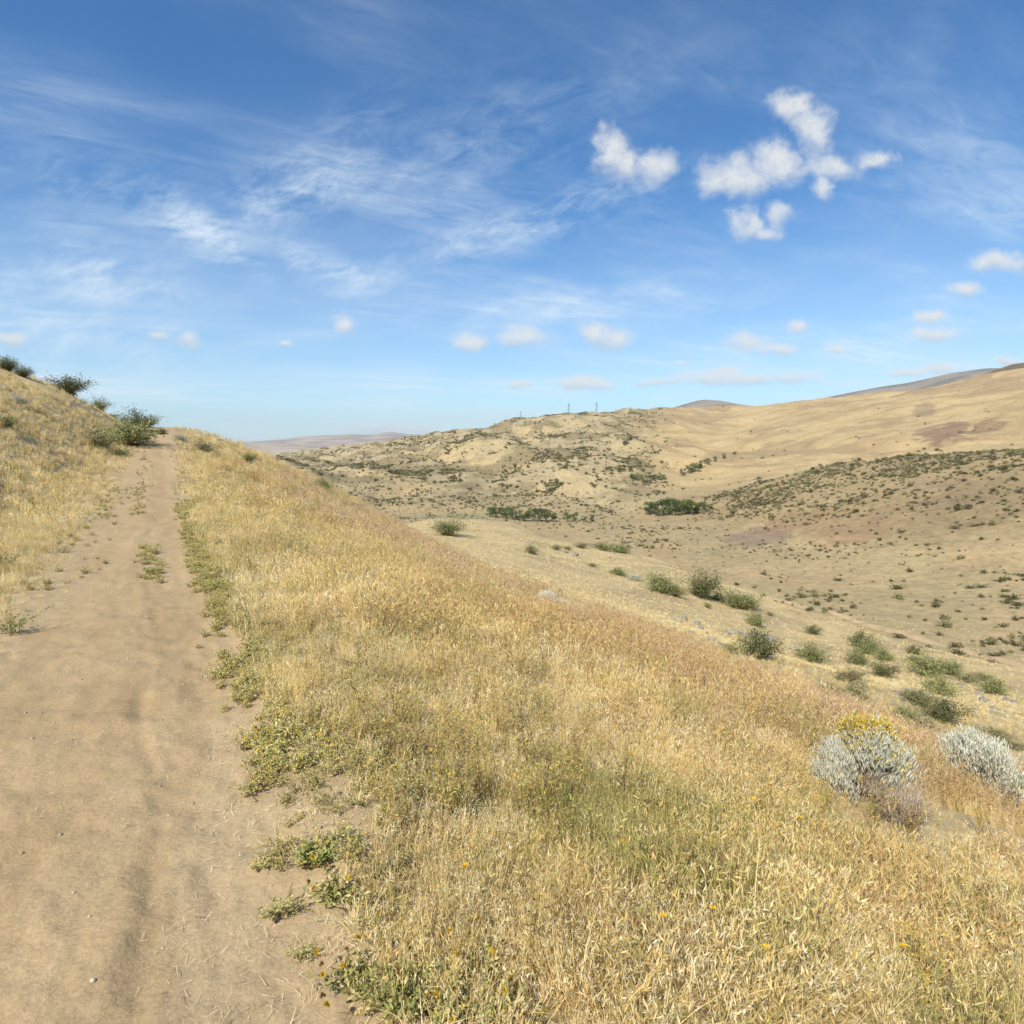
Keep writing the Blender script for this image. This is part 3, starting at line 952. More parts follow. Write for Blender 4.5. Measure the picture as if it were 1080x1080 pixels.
def build_grass():
    near, far = [], []
    # kinds near: 0-2 straw, 3-5 gold with heads, 6-7 green stems, 8-9 orange, 10-11 purple heads, 12-13 pale flattened, 14-15 short stubble
    for q, (w, hs, nn) in enumerate(((.0040, 1.12, .95), (.0075, 1.05, .85))):
        L = near if q == 0 else far
        nb = lambda v: int(v * nn)
        for k in range(3): L.append(tuft(20 + k, nb(46), .075, .30 * hs, w, G_STRAW, .5, .3, G_PALE))
        for k in range(3): L.append(tuft(30 + k, nb(36), .065, .42 * hs, w, G_GOLD + G_STRAW[:2], .34, .5, G_GOLD))
        for k in range(2): L.append(tuft(40 + k, nb(34), .07, .40 * hs, w, G_GREEN + G_GOLD[:1], .3, .5, G_GREEN + G_BROWN[:1]))
        for k in range(2): L.append(tuft(50 + k, nb(36), .07, .40 * hs, w, G_ORNG + G_GOLD, .32, .7, G_ORNG))
        for k in range(2): L.append(tuft(60 + k, nb(36), .07, .40 * hs, w, G_GOLD[2:] + G_PURP, .35, .9, G_PURP))
        for k in range(2): L.append(tuft(70 + k, nb(24), .11, .24 * hs, w * 1.8, G_PALE[:2] + G_STRAW[:3], 1.1, 0, None, 3, .35))
        for k in range(2): L.append(tuft(80 + k, nb(26), .07, .10 * hs, w, G_STRAW + G_PALE, .9, 0, None, 2))
    cn = proto('grass_near', near, M_GRASS)
    cf = proto('grass_far', far, M_GRASS)

    def field(n, r0, r1, coll, name, label, smul, thin=1.0, power=2.0):
        x, y, r = polar_pts(n, r0, r1, -54, 54, power)
        s, t = to_st(x, y)
        tw, med = trail_w(x, y)
        c = trail_center(t)
        sc = s - c
        f1 = fbm(x * .45, y * .45, 3)
        f2 = fbm(x * .16 + 9, y * .16, 3)
        f3 = fbm(x * 1.3, y * 1.3 + 5, 2)
        # how much grass stands here
        e0 = .22 * sst(-t, -5, -2)
        edge_r = sst(sc + e0, 0.70, 1.25)
        edge_l = sst(-sc, 1.0 - .4 * sst(t, 4, 9) - .2 * sst(t, 10, 16), 2.0 - .5 * sst(t, 4, 9) - .5 * sst(t, 8, 15))
        dens = np.maximum(edge_r, edge_l)
        bare = sst(-t, -4.6, -2.6) * sst(-sc, -1.75, -.85)             # the scuffed bare shoulder close to the camera
        dens = dens * (1 - .6 * bare * (sc > 0)) * (.55 + .65 * sst(f1, -.35, .25))
        dens = np.maximum(dens, .05 * (1 - tw))
        dens = np.maximum(dens, .5 * sst(-sc, .95 - .42 * sst(t, 4, 8) - .22 * sst(t, 10, 16), 1.25 - .42 * sst(t, 4, 8) - .22 * sst(t, 10, 16)) * sst(t, 2.5, 5))
        dens = np.maximum(dens, .35 * med * (t > 14)) * (1 - tw)
        keep = rs.rand(n) < dens * thin
        x, y, r, s, t, f1, f2, f3, dens, sc = [q[keep] for q in (x, y, r, s, t, f1, f2, f3, dens, sc)]
        m = len(x)
        u = rs.rand(m)
        kind = rs.randint(0, 3, m)
        # golden everywhere, orange and purple further down, green by the verge and in patches
        go = u < .22 + .25 * sst(f2, -.2, .3) * sst(sc, 1.5, 4)
        kind[go] = 3 + rs.randint(0, 3, go.sum())
        px, py = x, y
        orange = (rs.rand(m) < sst(sc, 2.0, 4.6) * (.14 + .62 * sst(f3 * .5 + f2, -.05, .3)) * (1 - sst(r, 24, 46)))
        kind[orange] = 8 + rs.randint(0, 2, orange.sum())
        purple = rs.rand(m) < sst(sc, 3.5, 8) * .40 * (1 - sst(r, 34, 60))
        kind[purple] = 10 + rs.randint(0, 2, purple.sum())
        gp = sst(np.exp(-((sc - 2.1) / .8) ** 2 - ((t - 1.7) / 1.3) ** 2) + .55 * np.exp(-((sc - 3.4) / 1.0) ** 2 - ((t - 1.8) / 1.4) ** 2) + .4 * f1, .25, .8)
        green = rs.rand(m) < .50 * gp * sst(fbm(x * 1.6, y * 1.6, 3), -.12, .22) + .03 + .34 * sst(fbm(x * .9 + 7, y * .9, 3), .12, .35)
        kind[green] = 6 + rs.randint(0, 2, green.sum())
        pp = np.exp(-((sc - 1.75) / .55) ** 2 - ((t - 3.8) / 2.2) ** 2) + .9 * np.exp(-((sc - 2.9) / .6) ** 2 - ((t - 3.0) / .9) ** 2) + .5 * sst(f3, .1, .4)
        pale = rs.rand(m) < np.maximum(.62 * sst(pp, .35, .8), .5 * sst(f3, .05, .35) * sst(fbm(x * 2.2 + 3, y * 2.2, 2), -.1, .3)) * (1 - .4 * gp)
        kind[pale] = 12 + rs.randint(0, 2, pale.sum())
        fp = (r > 62) & (rs.rand(m) < .6)
        kind[fp] = 12 + rs.randint(0, 2, fp.sum())
        stub = (rs.rand(m) < 1 - sst(dens, .15, .6))
        kind[stub] = np.where(rs.rand(stub.sum()) < .5, 14, 12) + rs.randint(0, 2, stub.sum())
        z = H(x, y)
        sc_ = smul * rs.uniform(.75, 1.25, m) * (.55 + .45 * sst(np.abs(sc), 1.0, 2.2)) * (1 + .18 * f2)
        sc_ *= np.where(np.abs(sc) < 0.9, .5, 1.0) * (1 - .30 * sst(pp, .3, .75) * (sc > 0))
        for (bx, by, br) in CLEAR:
            q = np.hypot(x - bx, y - by)
            sc_ *= .5 + .5 * sst(q, br * .5, br * 1.1)
        left = sc < 0
        sc_[left] *= .72
        # slopes are steep: tufts lean a little downhill
        lay = sst(fbm(x * .8 + 31, y * .8, 2), -.1, .35)
        rot = np.stack([rs.normal(0, .10, m) + .75 * lay * fbm(x * .5, y * .5 + 17, 2), rs.normal(.06, .10, m) + .75 * lay * fbm(x * .5 + 23, y * .5, 2) + .2 * lay, rs.rand(m) * 2 * PI], 1)
        scl = np.stack([sc_ * 1.1, sc_ * 1.1, sc_ * rs.uniform(.8, 1.15, m)], 1)
        scatter(name, coll, np.stack([x, y, z], 1), rot, scl, kind, label)

    field(15000, 1.0, 5.2, cn, 'dry_grass', 'dry straw and golden grass close to the trail', .82)
    field(30000, 5.2, 14, cn, 'dry_grass', 'dry golden grass over the upper slope', 1.0)
    field(32000, 14, 42, cf, 'dry_grass', 'dry golden and reddish grass on the convex slope', 1.1, 1.0, 1.6)
    field(34000, 75, 190, cf, 'dry_grass', 'short pale grass over the spur beyond the slope', 1.3, .75, 1.5)
    field(26000, 42, 95, cf, 'dry_grass', 'dry grass at the crest and edge of the slope', 1.15, .7, 1.7)


build_grass()


# ------------------------------------------------------------------ green weeds along the verge
def build_weeds():
    items = [weed(100 + k, 15, .15, .13, G_WEED, .016, G_BROWN, .22, [C(208, 178, 70), C(188, 160, 84)]) for k in range(5)]
    items += [weed(110 + k, 12, .16, .11, [C(190, 172, 108), C(172, 158, 96), C(150, 140, 80)], .015, G_BROWN) for k in range(2)]
    c = proto('weed', items, M_LEAF)
    n = 15000
    s = rs.uniform(-3.5, 3.2, n)
    t = rs.uniform(.8, 40, n)
    x, y = from_st(s, t)
    sc = s - trail_center(t)
    f = fbm(x * .9, y * .9, 3)
    mat_ = sst(sc, .68, .80) * (1 - sst(sc, 1.35 + .5 * sst(-t, -6, -3), 2.2)) * sst(t, 2.4, 3.4) * (1 - sst(t, 10, 18) * .75) * sst(f, -.75, -.1)
    lf = .10 * sst(-sc, .9, 1.2) * (1 - sst(-sc, 2.2, 3.2)) * (.4 + .9 * sst(f, 0, .4)) + .30 * np.exp(-((s + 1.15) / .3) ** 2) * (t > 8) * (t < 24)
    mc = np.interp(t, [6, 8, 18, 60], [-.08, -.12, -.56, -.5])
    md = np.exp(-((s - mc) / .10) ** 2) * ((t > 7.4) & (t < 12.2)) * 2.5 * sst(f, -.35, .1) + .35 * np.exp(-((s - mc) / .2) ** 2) * (t > 15)
    few = .03 * sst(sc, .9, 1.2)
    n2 = 6800
    s2, t2 = rs.uniform(.15, 2.6, n2), 1.2 + 17 * rs.rand(n2) ** 1.25
    x2, y2 = from_st(s2, t2)
    sc2 = s2 - trail_center(t2)
    f2 = fbm(x2 * 1.6, y2 * 1.6, 3)
    wd = 1.30 + .45 * np.exp(-((t2 - 4.6) / 1.6) ** 2) + .2 * f2
    ma2 = sst(sc2, .66 + .14 * f2, .80 + .14 * f2) * (1 - sst(sc2, wd - .25, wd + .95)) * .9 * (.35 + .65 * sst(t2, 2.2, 3.4)) * (1 - .7 * sst(t2, 10, 17)) * sst(f2, -.8, -.3)
    x, y, t = np.concatenate([x, x2]), np.concatenate([y, y2]), np.concatenate([t, t2])
    pr = np.concatenate([np.maximum.reduce([mat_ * .4, lf, md, few]), ma2 * 1.7])
    keep = rs.rand(n + n2) < pr * .8
    x, y, t = x[keep], y[keep], t[keep]
    m = len(x)
    sc_ = rs.uniform(.4, .95, m)
    scatter('green_weeds', c, np.stack([x, y, H(x, y)], 1), np.stack([rs.normal(0, .1, m), rs.normal(0, .1, m), rs.rand(m) * 6.28], 1),
            np.stack([sc_] * 3, 1), rs.choice(7, m, p=[.17, .17, .17, .14, .13, .11, .11]), 'low green and yellow weeds matted along the trail edge')
    # straw litter, twigs and pebbles lying on and beside the trail
    items = []
    for k in range(4):
        r_ = np.random.RandomState(200 + k)
        nn = 7
        cen = np.stack([r_.normal(0, .06, nn), r_.normal(0, .06, nn), r_.uniform(.002, .008, nn)], 1)
        an = r_.rand(nn) * PI
        d = np.stack([np.cos(an), np.sin(an), r_.normal(0, .05, nn)], 1)
        L = r_.uniform(.015, .042, nn)[:, None]
        sd_ = np.stack([-np.sin(an), np.cos(an), np.zeros(nn)], 1) * .0008
        V = np.stack([cen - sd_, cen + d * L - sd_ * .5, cen + d * L + sd_ * .5, cen + sd_], 1).reshape(-1, 3)
        items.append((V, np.arange(nn * 4).reshape(nn, 4), np.repeat(pick(r_, G_PALE + G_BROWN[:1], nn), 4, 0)))
    for k in range(4):
        r_ = np.random.RandomState(220 + k)
        cube = np.array([[-1, -1, -1], [1, -1, -1], [1, 1, -1], [-1, 1, -1], [-.7, -.7, 1], [.7, -.7, 1], [.7, .7, 1], [-.7, .7, 1]]) * .5
        V = cube * np.array([1, .75, .55]) * .014 * (1 + r_.uniform(-.35, .35, (8, 3)))
        Qf = np.array([[3, 2, 1, 0], [4, 5, 6, 7], [0, 1, 5, 4], [1, 2, 6, 5], [2, 3, 7, 6], [3, 0, 4, 7]])
        items.append((V, Qf, np.tile(pick(r_, [C(186, 166, 138), C(160, 140, 116), C(208, 190, 160)], 1), (8, 1))))
    c = proto('litter', items, M_WOOD)
    x, y, r = polar_pts(9000, 1.0, 14, -56, 30, 1.3)
    s, t = to_st(x, y)
    tw, _ = trail_w(x, y)
    ff = fbm(x * 1.5, y * 1.5, 3)
    keep = (s < 1.8) & (rs.rand(len(x)) < .17 * (1 + 2 * sst(ff, .1, .4)) * tw + .8 * (1 - tw))
    x, y, tw = x[keep], y[keep], tw[keep]
    m = len(x)
    kk = np.where(rs.rand(m) < .55 * tw, rs.randint(4, 8, m), rs.randint(0, 4, m))
    scatter('ground_litter', c, np.stack([x, y, H(x, y) + .002], 1), np.stack([np.zeros(m), np.zeros(m), rs.rand(m) * 6.28], 1),
            np.stack([rs.uniform(.35, 1.3, m)] * 3, 1), kk, 'loose straw bits and small pebbles on the bare dirt')
    # tall dead stalks standing above the grass
    items = []
    for k in range(4):
        r_ = np.random.RandomState(240 + k)
        nn = 7
        base = np.stack([r_.normal(0, .02, nn), r_.normal(0, .02, nn), np.zeros(nn)], 1)
        a = r_.rand(nn) * 6.28
        h = r_.uniform(.35, .62, nn)
        ln = r_.uniform(.1, .5, nn)
        p1 = strips(r_, base, a, ln, h, np.full(nn, .0045), pick(r_, [C(140, 118, 66), C(156, 140, 72), C(122, 96, 66)], nn), 4, .1)
        q = 14
        f = r_.uniform(.45, 1, (nn, q, 1))
        cen = (base[:, None] + np.stack([np.cos(a), np.sin(a), np.zeros(nn)], 1)[:, None] * (h * ln)[:, None, None] * f ** 1.7 + np.array([0, 0, 1]) * h[:, None, None] * (f - .1 * ln[:, None, None] * f ** 3)).reshape(-1, 3)
        p2 = leaves(r_, cen, r_.normal(size=(nn * q, 3)) + np.array([0, 0, .7]), .03, .007, pick(r_, G_BROWN + G_GREEN[:2], nn * q))
        items.append(merge([p1[:3], p2]))
    c = proto('stalk', items, M_LEAF)
    x, y, r = polar_pts(3600, 1.6, 22, -30, 52, 1.5)
    s, t = to_st(x, y)
    sc = s - trail_center(t)
    keep = (sc > 1.3) & (rs.rand(len(x)) < .04 + .42 * sst(fbm(x * .6, y * .6, 3), .05, .4))
    x, y = x[keep], y[keep]
    m = len(x)
    scatter('dry_stalks', c, np.stack([x, y, H(x, y)], 1), np.stack([rs.normal(0, .08, m), rs.normal(0, .08, m), rs.rand(m) * 6.28], 1),
            np.stack([rs.uniform(.6, 1.1, m)] * 3, 1), rs.randint(0, 4, m), 'thin olive and brown seed stalks rising from the grass')


def build_herbs():
    items = [weed(260 + k, 16, .17, .46, [C(150, 146, 74), C(176, 164, 86), C(198, 178, 104), C(132, 130, 64), C(188, 150, 88)], .015, [C(168, 150, 84), C(150, 120, 76)], .3, [C(214, 184, 84), C(176, 128, 70)]) for k in range(5)]
    c = proto('herb', items, M_LEAF)
    x, y, r = polar_pts(5200, 1.4, 26, -34, 52, 1.5)
    s, t = to_st(x, y)
    sc = s - trail_center(t)
    g = np.exp(-((sc - 1.9) / .75) ** 2 - ((t - 1.7) / 1.7) ** 2)
    f = fbm(x * .75 + 3, y * .75 + 11, 3)
    keep = (sc > 1.15) & (rs.rand(len(x)) < .05 + .75 * g * sst(f, -.4, .1) + .42 * sst(f, .12, .34) * (1 - .6 * sst(r, 12, 24)))
    x, y = x[keep], y[keep]
    m = len(x)
    scatter('leafy_herbs', c, np.stack([x, y, H(x, y)], 1), np.stack([rs.normal(0, .12, m), rs.normal(0, .12, m), rs.rand(m) * 6.28], 1),
            np.stack([rs.uniform(.55, 1.05, m)] * 3, 1), rs.randint(0, 5, m), 'olive and golden leafy herbs growing through the dry grass')


build_weeds()
build_herbs()


# ------------------------------------------------------------------ shrubs
SH_GREEN = [C(120, 126, 76), C(140, 142, 86), C(100, 108, 66), C(156, 154, 98)]
SH_OLIVE = [C(136, 130, 88), C(154, 146, 102), C(114, 110, 74), C(166, 156, 112)]
SH_DARK = [C(94, 100, 60), C(112, 114, 70), C(80, 86, 54), C(126, 124, 78)]
SH_GREY = [C(160, 156, 134), C(176, 172, 150), C(142, 138, 116), C(190, 184, 164)]


def shrub(seed, nb, nl, R_, Hh, pal, leaf=.07, up=.6, stemw=.02, lw=.4):
    """many arching branches from one base, each feathered with leaves"""
    r_ = np.random.RandomState(seed)
    a = r_.rand(nb) * 2 * PI
    el = r_.beta(1.05, 1.35, nb)                     # 0 flat, 1 upright
    ln = np.tan((1 - el) * 1.15) * .75
    lob = 1 + .22 * np.sin(a * 2 + seed) + .15 * np.sin(a * 5 + seed * 2)
    h = Hh * (.50 + .45 * el ** .6) * r_.uniform(.8, 1.08, nb) * lob
    ln = np.minimum(ln * 1.35, 0.9 * R_ / h * lob)
    base = np.stack([r_.normal(0, R_ * .10, nb), r_.normal(0, R_ * .10, nb), np.full(nb, -.05 * Hh)], 1)
    V, Q, Cc, tip = strips(r_, base, a, ln, h, np.full(nb, stemw), pick(r_, G_BROWN, nb), 3, .12)
    f = r_.uniform(.15, 1.02, (nb, nl, 1)) ** .65
    cen = base[:, None] + np.stack([np.cos(a), np.sin(a), np.zeros(nb)], 1)[:, None] * (h * ln)[:, None, None] * f ** 1.7 + np.array([0, 0, 1]) * h[:, None, None] * (f - .12 * np.clip(ln, 0, 1.5)[:, None, None] * f ** 3)
    cen = cen + r_.normal(0, R_ * .11, cen.shape)
    dr = np.stack([np.cos(a), np.sin(a), np.zeros(nb)], 1)[:, None] * .5 + np.array([0, 0, up]) + r_.normal(0, .55, cen.shape)
    n = nb * nl
    bc = np.repeat(pick(r_, pal, nb, .15), nl, 0) * r_.uniform(.8, 1.2, (n, 1))
    lv = leaves(r_, cen.reshape(-1, 3), dr.reshape(-1, 3), leaf * r_.uniform(.6, 1.4, n), leaf * lw, bc)
    return (V, Q, Cc), lv


def place_shrub(name, parts, x, y, scale, rot, label, cat, group=None, meshes=None, sink=0.0):
    e = bpy.data.objects.new(name, None)
    COL.objects.link(e)
    e.location = (x, y, H(x, y) - sink)
    e.rotation_euler = (0, 0, rot)
    e.scale = scale if isinstance(scale, tuple) else (scale,) * 3
    e.empty_display_size = .2
    for pn, me in parts:
        o = bpy.data.objects.new(pn, me)
        COL.objects.link(o)
        o.parent = e
    return tag(e, label, cat, group)


def shrub_meshes(nm, seed, nb, nl, R_, Hh, pal, leaf, up=.6, stemw=.02, lw=.4):
    st, lv = shrub(seed, nb, nl, R_, Hh, pal, leaf, up, stemw, lw)
    return [('branches', mk_mesh(nm + '_branches', *st, [M_WOOD])), ('foliage', mk_mesh(nm + '_foliage', *lv, [M_LEAF]))]


# kinds of shrub, each about one unit wide and .62 high
KIND = {}
for k in range(3):
    KIND['green%d' % k] = shrub_meshes('green_shrub', 300 + k, 80, 34, .5, .62, SH_GREEN, .05)
    KIND['olive%d' % k] = shrub_meshes('olive_shrub', 310 + k, 80, 34, .5, .55, SH_OLIVE, .05)
    KIND['dark%d' % k] = shrub_meshes('dark_shrub', 320 + k, 84, 34, .5, .70, SH_DARK, .05)
    KIND['grey%d' % k] = shrub_meshes('grey_shrub', 330 + k, 84, 34, .5, .50, SH_GREY, .05)

# (x pixel, y pixel of the foot, width in pixels, kind, tall factor, label)
SHRUBS = [
    # left bank and crest
    (8, 388, 34, 'dark0', .8, 'dark green shrub on the bank crest at the left picture edge', 0),
    (24, 391, 26, 'dark1', .75, 'low dark shrub on the bank crest beside the larger one at the edge', 0),
    (72, 408, 46, 'dark2', .8, 'large dark green shrub standing on the bank skyline, widest on that crest', 0),
    (106, 420, 26, 'green1', 1.1, 'feathery green shrub on the bank skyline, right of the widest one', 0),
    (118, 424, 16, 'olive1', .6, 'tiny low shrub trailing down the bank skyline', 0),
    (20, 424, 26, 'grey0', .9, 'pale grey brush half way up the golden bank', 0),
    (6, 448, 30, 'green0', 1.0, 'green shrub on the golden bank, cut by the left picture edge', 0),
    (146, 452, 44, 'dark0', .95, 'tall dark shrub at the head of the trail, highest beside the crest', 0),
    (138, 466, 68, 'green2', .8, 'broad bright green shrub left of the trail crest', 0),
    (104, 470, 44, 'olive0', 1.0, 'spiky grey-green shrub on the bank, left of the broad green one', 0),
    (122, 478, 36, 'olive2', .6, 'low dark olive shrub running down towards the trail', 0),
    (154, 446, 26, 'green0', .9, 'dark green shrub just left of the pale trail crest, right of the tall one', 0),
    (128, 458, 30, 'green1', .8, 'green shrub filling the gap between the tall dark and the broad bright shrubs', 0),
    (170, 455, 14, 'dark1', .9, 'small dark shrub right beside the pale trail crest', 0),
    (190, 462, 22, 'grey1', .8, 'grey-green brush just right of the trail crest', 0),
    (216, 474, 30, 'olive1', .9, 'olive shrub on the skyline slope right of the trail crest', 0),
    (262, 485, 20, 'green0', 1.1, 'small upright green shrub on the slope skyline against the far grey hills', 0),
    (230, 462, 14, 'grey2', .5, 'tiny grey scrub on the descending skyline', 0),
    (338, 514, 36, 'green1', .7, 'low green shrub peeping over the slope edge above the grass', 0),
    (372, 532, 24, 'olive2', .5, 'flat olive shrub peeping over the grassy slope edge', 0),
    (452, 556, 14, 'olive1', .5, 'tiny olive shrub behind the grassy slope edge', 0),
    # the spur
    (472, 565, 28, 'green0', .9, 'green shrub where the spur first shows beyond the grassy edge', 1),
    (560, 584, 16, 'olive0', .9, 'small dark olive shrub alone on the pale upper spur', 1),
    (587, 580, 11, 'olive1', .8, 'tiny shrub above the pale upper spur', 1),
    (598, 580, 10, 'green1', .6, 'tiny green shrub on the upper spur beside its twin', 1),
    (613, 578, 12, 'olive2', .8, 'tiny olive shrub right of the pair on the upper spur', 1),
    (635, 580, 24, 'green2', .5, 'flat green shrub on the spur crest', 1),
    (655, 583, 22, 'green0', .6, 'green shrub at the right end of the flat row on the spur crest', 1),
    (652, 606, 20, 'green1', .5, 'low olive green shrub half way along the spur', 1),
    (669, 612, 12, 'grey0', .8, 'little grey-blue shrub below the low olive green one', 1),
    (625, 598, 10, 'olive0', .7, 'tiny brown shrub on the bare middle of the spur', 1),
    (694, 624, 30, 'green1', .9, 'green shrub at the left of a merging pair on the spur', 1),
    (710, 628, 24, 'green2', .7, 'green shrub at the right of a merging pair on the spur', 1),
    (739, 630, 32, 'dark1', 1.1, 'dark rounded shrub, tallest on the spur shoulder', 1),
    (757, 633, 16, 'green1', .7, 'small green shrub touching the dark rounded one', 1),
    (775, 641, 28, 'green0', .9, 'green feathery shrub right of the dark rounded one', 1),
    (790, 643, 22, 'green2', 1.0, 'green shrub at the right end of the shoulder row', 1),
    (746, 641, 9, 'green0', .8, 'tiny green tussock under the dark rounded shrub', 1),
    (797, 660, 20, 'green1', 1.0, 'small upright green shrub above the grey rocks', 1),
    (770, 690, 18, 'green2', .9, 'small green shrub left of the large one among grey rocks', 1),
    (801, 694, 40, 'dark2', .9, 'large dark olive shrub among grey rocks on the spur', 1),
    (857, 669, 14, 'dark0', .9, 'small dark green shrub alone above the olive mound', 1),
    (857, 698, 34, 'green0', .75, 'wide olive mound shrub on the bare spur slope', 1),
    (812, 649, 8, 'olive0', .7, 'tiny olive shrub near the spur edge', 1),
    (908, 682, 24, 'dark0', .8, 'dark green shrub at the upper end of a diagonal clump', 1),
    (915, 689, 26, 'green2', .8, 'bright olive shrub in the middle of a diagonal clump', 1),
    (932, 696, 20, 'green1', .8, 'green shrub at the lower end of the upper diagonal clump', 1),
    (902, 700, 24, 'green0', .8, 'grey-green shrub just below the diagonal clump', 1),
    (930, 714, 24, 'dark1', .9, 'dark green shrub alone below the diagonal clump', 1),
    (897, 720, 28, 'olive0', .8, 'olive shrub above a darker one on the slope', 1),
    (901, 736, 28, 'olive2', .9, 'grey-olive shrub below another on the slope', 1),
    (870, 734, 24, 'olive1', 1.0, 'drooping olive shrub, leftmost on the lower spur slope', 1),
    (964, 690, 16, 'dark0', .7, 'small dark shrub near the valley side of the spur', 1),
    (966, 697, 14, 'olive1', .6, 'small olive shrub below the dark one near the valley side', 1),
    (976, 712, 32, 'green2', .9, 'wide bright olive shrub in the middle of the clumps', 1),
    (984, 708, 22, 'green1', .8, 'bright green shrub touching the wide olive one', 1),
    (1003, 711, 24, 'green0', .9, 'green shrub right of the wide olive pair', 1),
    (1022, 719, 22, 'olive0', .6, 'low yellow-olive shrub running right', 1),
    (1035, 717, 14, 'dark1', .7, 'small dark shrub at the end of the low yellow-olive one', 1),
    (1048, 732, 26, 'green1', .9, 'spiky green shrub beside white stones near the right edge', 1),
    (990, 733, 30, 'green2', .9, 'olive green shrub above two dark ones', 1),
    (968, 744, 26, 'dark0', .8, 'dark olive shrub left of the darkest pair', 1),
    (990, 760, 36, 'dark2', .9, 'large dark shrub at the lower right of its clump', 1),
    (957, 762, 28, 'green0', .8, 'green shrub above the flowering bush, lower left of the clumps', 1),
    (975, 771, 34, 'olive1', .6, 'low brown-olive shrub just above the flowering bush', 1),
    (962, 738, 20, 'grey1', .9, 'silver grey brush inside the shrub clumps', 1),
    (1050, 778, 30, 'olive0', .5, 'low olive shrub trailing down near the right edge', 1),
    (1064, 788, 26, 'olive2', .5, 'low olive shrub at the end of the trailing row by the right edge', 1),
    (1030, 782, 24, 'green1', .5, 'flat green shrub above the silvery bush at the right edge', 1),
]


def build_shrubs():
    r_ = np.random.RandomState(5)
    for (px, py, wpx, kd, tall, lab, zone) in SHRUBS:
        if zone == 0:
            P = hit(px, py + 3, 20 if px < 200 else 25, 70)
            if P is None:
                # on a skyline: step down until the sight line meets the bank
                for q in range(4, 60):
                    P = hit(px, py + q, 20, 120)
                    if P is not None: break
        else:
            P = hit(px, py, 42, 300)
        if P is None:
            continue
        d = math.hypot(P[0], P[1])
        depth = P[1] * CP - (P[2] - CAMH) * SP
        W = wpx * depth / F * (1.4 if zone else .95)
        tall *= .95 if zone else .92
        place_shrub('shrub', KIND[kd], P[0], P[1], (W, W, W * tall), r_.rand() * 6.28, lab, 'shrub', 'shrubs on the near hillside' if zone else 'shrubs on the bank and skyline', sink=.03 * W)


build_shrubs()


